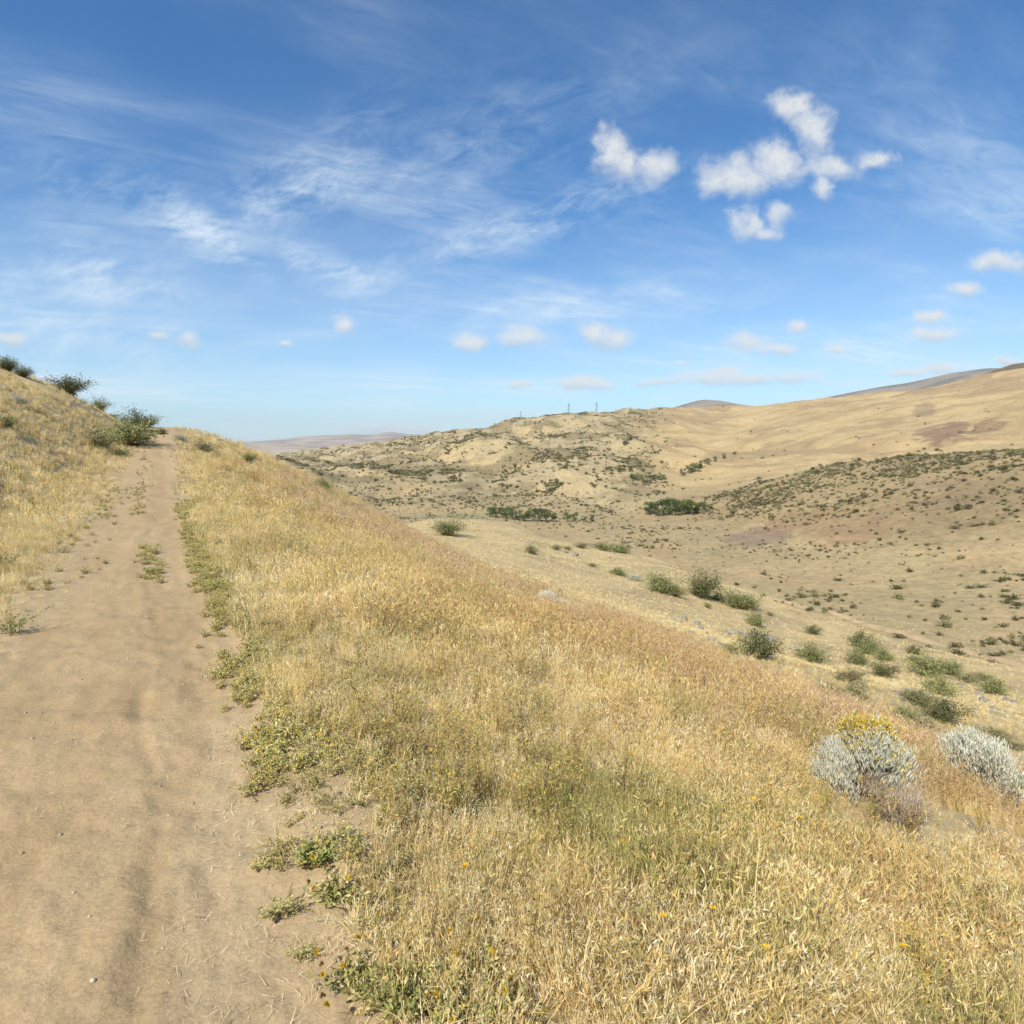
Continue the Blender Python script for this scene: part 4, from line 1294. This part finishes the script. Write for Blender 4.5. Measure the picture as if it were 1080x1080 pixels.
# ------------------------------------------------------------------ rabbitbrush, close by
def rabbitbrush(seed, nst, R_, Hh, flw, flmask, dead=False):
    """dense upright grey-white stems in lobes, brown woody base, yellow heads"""
    r_ = np.random.RandomState(seed)
    lobes = [(0.30, .10, 1.0), (.12, -.14, .84), (-.45, .02, .62), (.08, .32, .95), (-.28, .28, .66), (.52, -.12, .72), (-.66, -.1, .50)]
    out, fl, wood = [], [], []
    stem_c = [C(188, 186, 160), C(204, 202, 182), C(170, 170, 138), C(196, 188, 164), C(218, 214, 196)]
    if dead: stem_c = [C(190, 172, 148), C(168, 148, 126), C(204, 188, 164)]
    for li, (lx, ly, lh) in enumerate(lobes):
        n = nst // len(lobes)
        base = np.stack([r_.normal(lx * .55 * R_, .08 * R_, n), r_.normal(ly * .35 * R_, .10 * R_, n), r_.uniform(.0, .25, n) * Hh * lh], 1)
        tgt = np.stack([r_.normal(lx * R_ * 1.4, R_ * .21, n), r_.normal(ly * R_ * 1.3, R_ * .21, n)], 1)
        dv = tgt - base[:, :2]
        r2 = np.hypot(dv[:, 0], dv[:, 1])
        cut = np.hypot((tgt[:, 0] - lx * R_ * 1.4), (tgt[:, 1] - ly * R_ * 1.3)) / (R_ * .5)
        h = Hh * lh * np.sqrt(np.clip(1.12 - cut ** 2 * .8, .1, 1)) * r_.uniform(.86, 1.06, n) - base[:, 2]
        a = np.arctan2(dv[:, 1], dv[:, 0])
        V, Q, Cc, tip = strips(r_, base, a, r2 / h, h, np.full(n, .0045), pick(r_, stem_c if dead else [C(150, 130, 106), C(132, 108, 86), C(176, 164, 136)], n), 3, .02)
        out.append((V, Q, Cc))
        if not dead:
            q = 9
            f = r_.uniform(.6, 1.02, (n, q, 1))
            hd = np.stack([np.cos(a), np.sin(a), np.zeros(n)], 1)[:, None]
            cen = base[:, None] + hd * r2[:, None, None] * f ** 1.7 + np.array([0, 0, 1]) * h[:, None, None] * f
            cen = cen + r_.normal(0, .010, cen.shape)
            dr = hd * .4 + np.array([0, 0, 1.4]) + r_.normal(0, .3, cen.shape)
            out.append(leaves(r_, cen.reshape(-1, 3), dr.reshape(-1, 3), .05, .007, pick(r_, stem_c, n * q)))
        if flw and li in flmask:
            m = (r_.rand(n) < flmask[li])
            k = m.sum()
            e = 9
            cen = np.repeat(tip[m], e, 0) + r_.normal(0, .012, (k * e, 3)) + np.array([0, 0, .012])
            dr = r_.normal(0, .5, (k * e, 3)) + np.array([0, 0, 1.0])
            fl.append(leaves(r_, cen, dr, .024, .011, pick(r_, [C(224, 194, 78), C(234, 208, 96), C(206, 176, 70)], k * e)))
        nw = 40
        base = np.stack([r_.normal(0, .10 * R_, nw), r_.normal(0, .08 * R_, nw), np.full(nw, -.03)], 1)
        dv = np.stack([r_.normal(lx * R_ * .95, R_ * .16, nw), r_.normal(ly * R_ * .95, R_ * .16, nw)], 1)
        h = Hh * lh * r_.uniform(.4, .8, nw)
        V, Q, Cc, tip = strips(r_, base, np.arctan2(dv[:, 1], dv[:, 0]), np.hypot(dv[:, 0], dv[:, 1]) / h, h, r_.uniform(.006, .016, nw), pick(r_, [C(116, 84, 64), C(134, 100, 78), C(96, 70, 56), C(150, 126, 104)], nw), 3, .05)
        wood.append((V, Q, Cc))
    res = [('woody_base', mk_mesh('rabbitbrush_base', *merge(wood), [M_WOOD])), ('stems', mk_mesh('rabbitbrush_stems', *merge(out), [M_GRASS if dead else M_LEAF]))]
    if fl: res.append(('flower_heads', mk_mesh('rabbitbrush_flowers', *merge(fl), [M_PETAL])))
    return res


def build_rabbitbrush():
    g = 'rabbitbrush on the near slope'
    P = hit(906, 842, 3, 20)
    place_shrub('rabbitbrush', rabbitbrush(400, 2000, .33, .54, True, {0: .55, 3: .66, 1: .05, 5: .05}), P[0], P[1], 1.0, .1,
                'large silver-grey bush topped with yellow flowers in the near grass', 'bush', g)
    P = hit(950, 868, 3, 20)
    place_shrub('rabbitbrush', rabbitbrush(410, 900, .42, .27, False, {}, True), P[0], P[1], 1.0, 1.0,
                'bare brown-grey dead bush just right below the flowering one', 'bush', g)
    P = hit(1050, 850, 4, 30)
    place_shrub('rabbitbrush', rabbitbrush(420, 2400, .50, .66, False, {}), P[0], P[1], 1.0, 2.2,
                'silvery bush without flowers at the right picture edge', 'bush', g)
    for k, (px, py, w, lab, fl) in enumerate(((572, 637, .55, 'pale silvery bush low in the reddish grass, left of the yellow-tipped one', False), (592, 641, .45, 'pale silvery bush with a few yellow tips in the reddish grass', True),
                                              (612, 645, .5, 'pale silvery bush, rightmost of three low ones in the reddish grass', False))):
        P = hit(px, py + 6, 8, 60)
        place_shrub('rabbitbrush', rabbitbrush(430 + k, 900, .5, .42, fl, {0: .5, 3: .6, 1: .3}), P[0], P[1], w * 1.5, k * 1.3, lab, 'bush', g)


build_rabbitbrush()


# ------------------------------------------------------------------ single weeds and small flowers near the camera
def build_forbs():
    r_ = np.random.RandomState(77)
    spots = [(335, 912, .13, 0, 'small leafy green weed alone on the bare shoulder, uppermost near the trail'),
             (352, 950, .16, 1, 'straggly weed with one yellow head on the bare shoulder'),
             (412, 922, .07, 0, 'tiny bright green seedling on the bare shoulder'),
             (440, 998, .10, 1, 'small green weed with a yellow bud between the dirt and the grass'),
             (372, 1042, .16, 1, 'gumweed with dark seed heads and a bright yellow flower, leftmost at the bottom'),
             (425, 1062, .20, 0, 'broad leafy green weed at the bottom, between two seed-headed ones'),
             (470, 1068, .18, 1, 'gumweed with many yellowing heads at the bottom of the picture'),
             (500, 1050, .20, 1, 'taller leafy gumweed at the bottom, against the grass'),
             (514, 1085, .18, 1, 'gumweed at the lowest edge beside the grass'),
             (300, 780, .16, 1, 'weed with a double yellow flower at the trail edge'),
             (330, 790, .15, 1, 'dark-stemmed weed right of the double-flowered one'),
             (158, 606, .17, 0, 'dry yellow-green weed tuft in the middle of the trail, nearest of that strip'),
             (232, 622, .22, 0, 'bushy green weed at the top of the green verge mat'),
             (14, 668, .34, 0, 'yellowish weed at the left edge of the trail'),
             (6, 600, .42, 0, 'dark green weed clump at the left picture edge'),
             (590, 870, .24, 0, 'bushy olive weed in the middle of the near grass'),
             (750, 820, .22, 0, 'green weed clump left of the flowering bush'),
             (620, 1020, .20, 1, 'dry brown-headed weed low in the near grass')]
    for k, (px, py, R_, fl, lab) in enumerate(spots):
        P = hit(px, min(py, 1078), .8, 40)
        if P is None: continue
        V, Q, Cc = weed(500 + k, 24, R_ * .85, R_ * .7, [C(134, 138, 72), C(152, 154, 86), C(118, 126, 66), C(172, 166, 98)] if fl == 0 else G_WEED, .022 if R_ > .1 else .016)
        n_ = 9 if fl else 0
        e = bpy.data.objects.new('leafy_weed', None)
        COL.objects.link(e)
        e.location = P
        e.rotation_euler = (0, 0, k * 1.7)
        tag(e, lab, 'weed', 'single weeds near the trail')
        o = link('foliage', mk_mesh('weed_foliage', V, Q, Cc, [M_LEAF]), e)
        if fl:
            for j in range(n_):
                a, rr = r_.rand() * 6.28, R_ * r_.uniform(.2, .95)
                q = 22
                cen = np.tile(np.array([[rr * math.cos(a), rr * math.sin(a), R_ * r_.uniform(.45, .75)]]), (q, 1))
                dr = r_.normal(size=(q, 3)) + np.array([0, 0, .7])
                live = r_.rand() < .25
                lf = leaves(r_, cen - cen[0], dr, .012 if live else .010, .008, pick(r_, [C(206, 172, 60), C(222, 190, 66)] if live else [C(176, 150, 80), C(190, 164, 90), C(110, 88, 62)], q))
                link('flower_head', mk_mesh('weed_head', *lf, [M_PETAL]), e, cen[0])
    daisies = [(786, 884, 'lone yellow flower right of centre in the grass'), (839, 908, 'yellow flower down right of the lone one'), (864, 880, 'yellow flower under the flowering bush'),
               (664, 948, 'pale yellow flower in the near centre grass'), (752, 1020, 'orange-yellow flower low right in the grass'), (796, 1066, 'bright yellow flower near the bottom edge'),
               (935, 1062, 'orange flower near the bottom right'), (660, 834, 'orange-yellow flower in the pale thatch'), (940, 866, 'yellow flower below the dead bush'),
               (707, 1045, 'small yellow flower among brown stems'), (500, 982, 'small yellow flower at the grass edge')]
    cup = []
    for j in range(12):
        a = j / 12 * 2 * PI
        cup.append((math.cos(a), math.sin(a)))
    for k, (px, py, lab) in enumerate(daisies):
        P = hit(px, py + 16, .8, 20)
        if P is None: continue
        hh = .30
        e = bpy.data.objects.new('wildflower', None)
        COL.objects.link(e)
        e.location = P
        tag(e, lab, 'wildflower', 'small yellow flowers in the grass')
        V, Q, Cc, tip = strips(r_, np.zeros((1, 3)), np.array([k * 1.0]), np.array([.1]), np.array([hh]), np.array([.003]), pick(r_, G_GREEN, 1), 3, 0)
        link('stem', mk_mesh('flower_stem', V, Q, Cc, [M_LEAF]), e)
        cen = np.tile(tip, (12, 1))
        dr = np.array([[c, s_, .35] for c, s_ in cup])
        V, Q, Cc = leaves(r_, cen, dr, .013, .007, pick(r_, [C(238, 200, 50), C(232, 180, 50)], 12, .08))
        link('petals', mk_mesh('flower_petals', V, Q, Cc, [M_PETAL]), e)


build_forbs()


# ------------------------------------------------------------------ rocks
def mat_rock():
    m = bpy.data.materials.new('weathered_stone')
    m.use_nodes = True
    t = m.node_tree
    N = NT(t)
    bs = t.nodes['Principled BSDF']
    geo = N.n('ShaderNodeNewGeometry')
    n = N.noise(geo.outputs['Position'], 4, 6, .65)
    col = N.mix(N.ramp(n, .35, .65), (.20, .17, .13, 1), (.40, .36, .28, 1))
    N.l(col, bs.inputs['Base Color'])
    bs.inputs['Roughness'].default_value = .9
    b = N.n('ShaderNodeBump')
    N.l(n, b.inputs['Height'])
    b.inputs['Distance'].default_value = .08
    N.l(b.outputs[0], bs.inputs['Normal'])
    return m


M_ROCK = mat_rock()


def rock_mesh(seed):
    import bmesh
    bm = bmesh.new()
    bmesh.ops.create_icosphere(bm, subdivisions=3, radius=.5)
    r_ = np.random.RandomState(seed)
    planes = [(r_.normal(size=3), r_.uniform(.22, .42)) for _ in range(11)]
    for v in bm.verts:
        p = np.array(v.co)
        for nrm, dd in planes:
            nn = nrm / np.linalg.norm(nrm)
            q = p @ nn - dd
            if q > 0: p = p - nn * q
        p = p * (1 + .05 * perlin(np.array([p[0] * 7 + seed]), np.array([p[1] * 7 + p[2] * 5]))[0])
        v.co = p * np.array([1, .8, .6])
    me = bpy.data.meshes.new('rock')
    bm.to_mesh(me)
    bm.free()
    me.materials.append(M_ROCK)
    return me


def build_rocks():
    R4 = [rock_mesh(600 + k) for k in range(5)]
    spots = [(712, 656, 10), (722, 654, 8), (732, 658, 9), (700, 665, 9), (738, 664, 10), (744, 670, 8), (750, 676, 9), (758, 680, 7), (728, 668, 6), (765, 668, 8), (776, 668, 10), (786, 672, 9), (808, 674, 13), (796, 670, 8), (818, 690, 7),
             (745, 705, 8), (752, 712, 9), (838, 722, 9), (850, 728, 10), (858, 732, 8), (914, 752, 12), (922, 757, 10), (930, 760, 9), (948, 733, 11), (958, 730, 9), (998, 784, 10), (988, 776, 12),
             (1030, 733, 9), (1038, 740, 11), (1062, 740, 9), (1070, 742, 8), (1046, 748, 8), (978, 694, 7), (606, 586, 8), (596, 583, 6), (1012, 722, 6), (940, 720, 5), (1024, 790, 12), (1036, 796, 12), (1010, 790, 9)]
    r_ = np.random.RandomState(9)
    for k, (px, py, w) in enumerate(spots):
        P = hit(px, py, 42, 300)
        if P is None: continue
        depth = P[1] * CP - (P[2] - CAMH) * SP
        W = w * depth / F * 1.5
        o = link('rock', R4[k % 5], None, (P[0], P[1], P[2] + W * .05), (r_.uniform(-.2, .2), r_.uniform(-.2, .2), r_.rand() * 6.28), (W * 1.2, W, W * .8))
        tag(o, 'grey weathered rock in the outcrop %s' % ('left of the large shrub on the spur' if px < 770 and py < 700 else 'round the large dark shrub on the spur' if px < 840 and py < 720 else 'just above the flowering bush' if px < 970 and py > 715 else 'near the right picture edge, below the shrub clumps' if px > 985 else 'scattered over the open spur'), 'rock', 'grey rocks on the spur')
    P = hit(1000, 912, 2, 20)
    if P:
        o = link('rock', R4[0], None, P, (0, 0, 1), (.35, .3, .26))
        tag(o, 'pale stone half buried in the near grass at right', 'rock')


build_rocks()


# ------------------------------------------------------------------ the track along the valley floor
def build_track():
    def run(name, pix, w, label):
        pts = [hit(a, b, 120, 450) for a, b in pix]
        pts = [np.array(p[:2]) for p in pts if p is not None]
        out = []
        for a, b in zip(pts[:-1], pts[1:]):
            for q in np.linspace(0, 1, 40, endpoint=False):
                out.append(a * (1 - q) + b * q)
        out = np.array(out)
        kk = np.ones(25) / 25
        sm = np.stack([np.convolve(np.pad(out[:, i], 12, mode='edge'), kk, 'valid') for i in (0, 1)], 1)
        tg = np.gradient(sm, axis=0)
        tg /= np.linalg.norm(tg, axis=1, keepdims=True)
        nrm = np.stack([-tg[:, 1], tg[:, 0]], 1)
        rows = []
        for o_ in (-.5, -.17, .17, .5):
            p = sm + nrm * w * o_
            rows.append(np.stack([p[:, 0], p[:, 1], H(p[:, 0], p[:, 1]) + (.25 if abs(o_) < .3 else .05)], 1))
        V = np.stack(rows, 1).reshape(-1, 3)
        n = len(sm)
        i = np.arange(n - 1)[:, None] * 4 + np.arange(3)[None]
        Q = np.stack([i, i + 1, i + 5, i + 4], -1).reshape(-1, 4)
        col = np.tile(C(206, 178, 134) * K, (len(V), 1))
        o = link(name, mk_mesh(name, V, Q[:, ::-1], col, [LAND], True))
        tag(o, label, None, None, 'structure')
    run('dirt_road', [(640, 588), (680, 592), (720, 602), (760, 614), (800, 627), (850, 641), (900, 654), (950, 668), (1000, 682), (1050, 695), (1110, 712)], 3.2, 'faint dirt road along the valley floor')


build_track()


# ------------------------------------------------------------------ scrub across the valley
def build_far_scrub():
    r_ = np.random.RandomState(21)
    meshes = []
    for k in range(5):
        pal = [[C(104, 98, 62), C(120, 112, 72), C(88, 84, 54)], SH_OLIVE, SH_DARK, [C(110, 98, 72), C(128, 114, 84), C(92, 84, 60)], SH_OLIVE][k]
        st, lv = shrub(700 + k, 16, 11, .5, .52, pal, .15, .5, .03, .55)
        meshes.append(merge([st, lv]))
    n = 300000
    x, y, r = polar_pts(n, 150, 2300, -22, 46, 1.25)
    az = np.degrees(np.arctan2(x, y))
    h, li, az, d = H(x, y, True)
    px, py = proj(x, y, h)
    cl = fbm(x / 45, y / 45, 4, .6)
    cl2 = fbm(x / 120 + 4, y / 120, 3)
    right = sst(li, 5.25, 5.9) * (1 - sst(li, 6.1, 6.35)) * sst(az, 14, 20) * (.25 + 1.1 * sst(cl, -.3, .35)) * (.95 + .1 * sst(li, 5.5, 6))
    floor = sst(li, 3.9, 4.2) * (1 - sst(li, 5.2, 5.6)) * (.05 + .30 * sst(cl, .12, .45)) * sst(az, 5, 12)
    ctr = sst(li, 5.3, 5.8) * (1 - sst(az, 10, 16)) * (.06 + 1.05 * sst(cl, .10, .42) * sst(cl2, -.25, .25)) * sst(d, 400, 480) * .95
    ctr = np.maximum(ctr, (1 - sst(az, 8, 12)) * sst(li, 4.2, 4.8) * .22 * (1 - sst(li, 6, 6.5)))
    gold = sst(li, 6.4, 7) * sst(az, 12, 16) * .014 * sst(cl, 0.1, .5)
    keep = (r_.rand(n) < np.maximum.reduce([right * .95, floor, ctr, gold]) * np.where(d > 1900, .6, 1)) & (li > 3.75)
    # keep the road clear
    x, y, h, d, az, li = x[keep], y[keep], h[keep], d[keep], az[keep], li[keep]
    m = len(x)
    size = r_.lognormal(.62, .42, m)
    size = np.clip(size, 1.0, 4.6) * np.where(li < 5.3, np.where(d < 240, .95, .75), 1) * np.where(li > 6.4, 1.5, 1.0)
    app = size / d
    order = np.argsort(-app)
    return meshes, x[order], y[order], h[order], size[order], az[order], li[order], r_


def place_far_scrub():
    meshes, x, y, h, size, az, li, r_ = build_far_scrub()
    ms = [mk_mesh('sagebrush', *q, [M_LEAF]) for q in meshes]
    NI = 240
    for i in range(NI):
        o = bpy.data.objects.new('sagebrush', ms[i % 5])
        COL.objects.link(o)
        o.location = (x[i], y[i], h[i] - .05 * size[i])
        o.rotation_euler = (0, 0, r_.rand() * 6.28)
        s_ = size[i]
        o.scale = (s_, s_, s_ * .85)
        if li[i] < 5.3:
            far = math.hypot(x[i], y[i])
            zn = 'by the right picture edge' if az[i] > 35 else 'right of the middle' if az[i] > 25 else 'towards the tree groves'
            nr = 'near the dirt road' if far < 200 else 'beyond the dirt road'
            tag(o, 'dark sagebrush on the flat valley floor %s, %s' % (nr, zn), 'sagebrush', 'sagebrush on the valley floor')
        else:
            zn = 'its right end' if az[i] > 35 else 'its middle' if az[i] > 25 else 'its left end'
            lv = 'foot' if li[i] < 5.6 else 'face' if li[i] < 5.9 else 'crest'
            tag(o, 'dark sagebrush on the %s of the scrubby slope across the valley, at %s' % (lv, zn), 'sagebrush', 'sagebrush on the opposite slope')
    c = proto('scrub', meshes, M_LEAF)
    x, y, h, size = x[NI:], y[NI:], h[NI:], size[NI:]
    m = len(x)
    print('far scrub', m)
    scatter('distant_scrub', c, np.stack([x, y, h - .05 * size], 1), np.stack([np.zeros(m), np.zeros(m), r_.rand(m) * 6.28], 1),
            np.stack([size, size, size * .85], 1), r_.randint(0, 5, m), 'dark scrub peppering the slopes across the valley')


place_far_scrub()


# ------------------------------------------------------------------ riverside trees
def tree_meshes(seed):
    """trunk with limbs, crown of leaf clumps; unit height"""
    r_ = np.random.RandomState(seed)
    def tube(p0, p1, r0, r1, k=6):
        p0, p1 = np.array(p0, float), np.array(p1, float)
        d = p1 - p0
        d /= np.linalg.norm(d)
        a = np.cross(d, [0.3, 1, 0.1]); a /= np.linalg.norm(a)
        b = np.cross(d, a)
        an = np.arange(k) / k * 2 * PI
        ring = np.cos(an)[:, None] * a + np.sin(an)[:, None] * b
        V = np.vstack([p0 + ring * r0, p1 + ring * r1])
        i = np.arange(k)
        Q = np.stack([i, (i + 1) % k, (i + 1) % k + k, i + k], 1)
        return V, Q, np.tile(C(112, 94, 74), (2 * k, 1))
    tp = [tube((0, 0, -.04), (.01, 0, .35), .035, .026), tube((.01, 0, .35), (0, .02, .8), .026, .008)]
    cl = []
    for k in range(15):
        a, z = r_.rand() * 6.28, r_.uniform(.22, .9)
        rr = .34 * math.sqrt(max(0.05, 1 - ((z - .52) / .5) ** 2)) * r_.uniform(.5, 1)
        p = np.array([math.cos(a) * rr, math.sin(a) * rr, z])
        cl.append(p)
        if k % 2 == 0: tp.append(tube((0, 0, z * .6), p, .012, .004, 5))
    parts = []
    for p in cl:
        n = 55
        u = r_.normal(size=(n, 3))
        u /= np.linalg.norm(u, axis=1, keepdims=True)
        cen = p + u * (.13 * r_.uniform(.5, 1.15, (n, 1))) * np.array([1, 1, .8])
        base = np.array([C(58, 82, 34), C(74, 96, 40), C(46, 68, 30), C(94, 110, 48)])[r_.randint(0, 4)]
        parts.append(leaves(r_, cen, u + r_.normal(0, .6, (n, 3)), .06 * r_.uniform(.6, 1.4, n), .045, np.clip(base * r_.uniform(.75, 1.25, (n, 1)), 0, 1)))
    return [('trunk', mk_mesh('tree_trunk', *merge(tp), [M_WOOD])), ('crown', mk_mesh('tree_crown', *merge(parts), [M_LEAF]))]


def build_trees():
    r_ = np.random.RandomState(31)
    T = [tree_meshes(800 + k) for k in range(5)]
    groves = [
        ([(517, 545, 9), (523, 546, 10), (529, 546, 10), (535, 547, 11), (541, 548, 12), (548, 549, 10), (554, 550, 11), (561, 551, 13), (568, 552, 13), (575, 553, 12), (582, 554, 10)],
         'dark green cottonwood in the left riverside row', 'trees of the left riverside row', 380, 500),
        ([(598, 556, 9), (606, 557, 8), (616, 556, 6), (624, 556, 7)], 'olive green willow at the right end of the riverside row', 'olive willows by the stream', 380, 500),
        ([(686, 543, 13), (693, 544, 15), (700, 544, 16), (706, 542, 15), (712, 544, 16), (718, 544, 15), (724, 542, 14), (730, 543, 13), (736, 542, 11), (742, 540, 10), (748, 539, 8)],
         'dark green tree in the dense central grove', 'trees of the central grove', 380, 560),
        ([(667, 509, 8), (673, 510, 9), (679, 511, 9), (686, 510, 8), (692, 509, 8), (698, 509, 8)], 'small dark tree in the grove up the side valley', 'trees up the side valley', 500, 900),
        ([(720, 502, 7), (727, 499, 9), (733, 497, 9), (740, 494, 8), (746, 490, 6), (754, 487, 5), (763, 484, 5), (775, 480, 4)], 'small tree in the thin line climbing the side gully', 'trees in the gully', 500, 1100),
        ([(675, 494, 6), (660, 470, 7), (664, 465, 6)], 'small lone tree on the khaki hillside', 'lone trees on the khaki hill', 600, 1500)]
    ordn = ['leftmost', 'second from left', 'third from left', 'fourth from left', 'fifth from left', 'sixth from left', 'seventh from left', 'eighth from left', 'ninth from left', 'tenth from left', 'rightmost']
    for spots, lab, grp, d0, d1 in groves:
        for ki, (px, py, hp) in enumerate(spots):
            P = hit(px, py, d0, d1) or hit(px, py + 4, d0 - 120, d1 + 300)
            if P is None: continue
            depth = P[1] * CP
            hh = hp * depth / F * 1.15
            e = bpy.data.objects.new('tree', None)
            COL.objects.link(e)
            e.location = P
            e.rotation_euler = (0, 0, r_.rand() * 6.28)
            w = hh * r_.uniform(1.0, 1.35)
            e.scale = (w, w, hh)
            tag(e, lab + ', ' + ('rightmost' if ki == len(spots) - 1 else ordn[ki]), 'tree', grp)
            for pn, me in T[r_.randint(0, 5)]:
                o = bpy.data.objects.new(pn, me)
                COL.objects.link(o)
                o.parent = e


build_trees()


# ------------------------------------------------------------------ pylons on the far ridge
def build_pylons():
    m = bpy.data.materials.new('weathered_steel')
    m.use_nodes = True
    b = m.node_tree.nodes['Principled BSDF']
    b.inputs['Base Color'].default_value = (.16, .17, .18, 1)
    b.inputs['Metallic'].default_value = .3
    b.inputs['Roughness'].default_value = .6
    def bar(a, c, w):
        a, c = np.array(a, float), np.array(c, float)
        d = c - a; d /= np.linalg.norm(d)
        s = np.cross(d, [.2, .3, 1] if abs(d[2]) < .9 else [1, .2, 0]); s /= np.linalg.norm(s)
        t = np.cross(d, s)
        V = np.array([p + (s * i + t * j) * w / 2 for p in (a, c) for i, j in ((-1, -1), (1, -1), (1, 1), (-1, 1))])
        Q = np.array([[0, 1, 5, 4], [1, 2, 6, 5], [2, 3, 7, 6], [3, 0, 4, 7], [3, 2, 1, 0], [4, 5, 6, 7]])
        return V, Q, np.ones((8, 3))
    tw, ar = [], []
    for sx, sy in ((1, 1), (1, -1), (-1, 1), (-1, -1)):
        tw.append(bar((2.2 * sx, 2.2 * sy, -1), (.5 * sx, .5 * sy, 22), .22))
    for z in (4, 9, 14, 19):
        w0, w1 = 2.2 - 1.7 * z / 22, 2.2 - 1.7 * (z - 4.5) / 22
        for s_ in (1, -1):
            tw.append(bar((-w1, s_ * w1, z - 4.5), (w0, s_ * w0, z), .12))
            tw.append(bar((s_ * w1, -w1, z - 4.5), (s_ * w0, w0, z), .12))
    for z in (15, 18.5, 22):
        ar.append(bar((-4.2, 0, z), (4.2, 0, z), .22))
        ar.append(bar((-4.2, 0, z), (0, 0, z + 1.6), .14))
        ar.append(bar((4.2, 0, z), (0, 0, z + 1.6), .14))
    V, Q, _ = merge(tw)
    mt = mk_mesh('pylon_tower', V, Q, None, [m])
    V, Q, _ = merge(ar)
    ma = mk_mesh('pylon_arms', V, Q, None, [m])
    for px, hp, lab in ((549, 7, 'smallest of three distant steel pylons, farthest left on the ridge'), (599, 10, 'middle of three distant steel pylons on the ridge'), (628, 10, 'right of three distant steel pylons on the ridge')):
        a = math.atan((px - CX) / F)
        best = None
        for d in np.arange(1300, 2100, 10):
            x, y = math.sin(a) * d, math.cos(a) * d
            e = (H(x, y) - CAMH) / d
            if best is None or e > best[0]: best = (e, x, y, d)
        e = bpy.data.objects.new('pylon', None)
        COL.objects.link(e)
        e.location = (best[1], best[2], H(best[1], best[2]))
        e.rotation_euler = (0, 0, .5)
        s_ = hp * best[3] / F / 23.5
        e.scale = (s_,) * 3
        tag(e, lab, 'pylon', 'pylons on the ridge')
        for pn, me in (('tower', mt), ('cross_arms', ma)):
            o = bpy.data.objects.new(pn, me)
            COL.objects.link(o)
            o.parent = e


build_pylons()
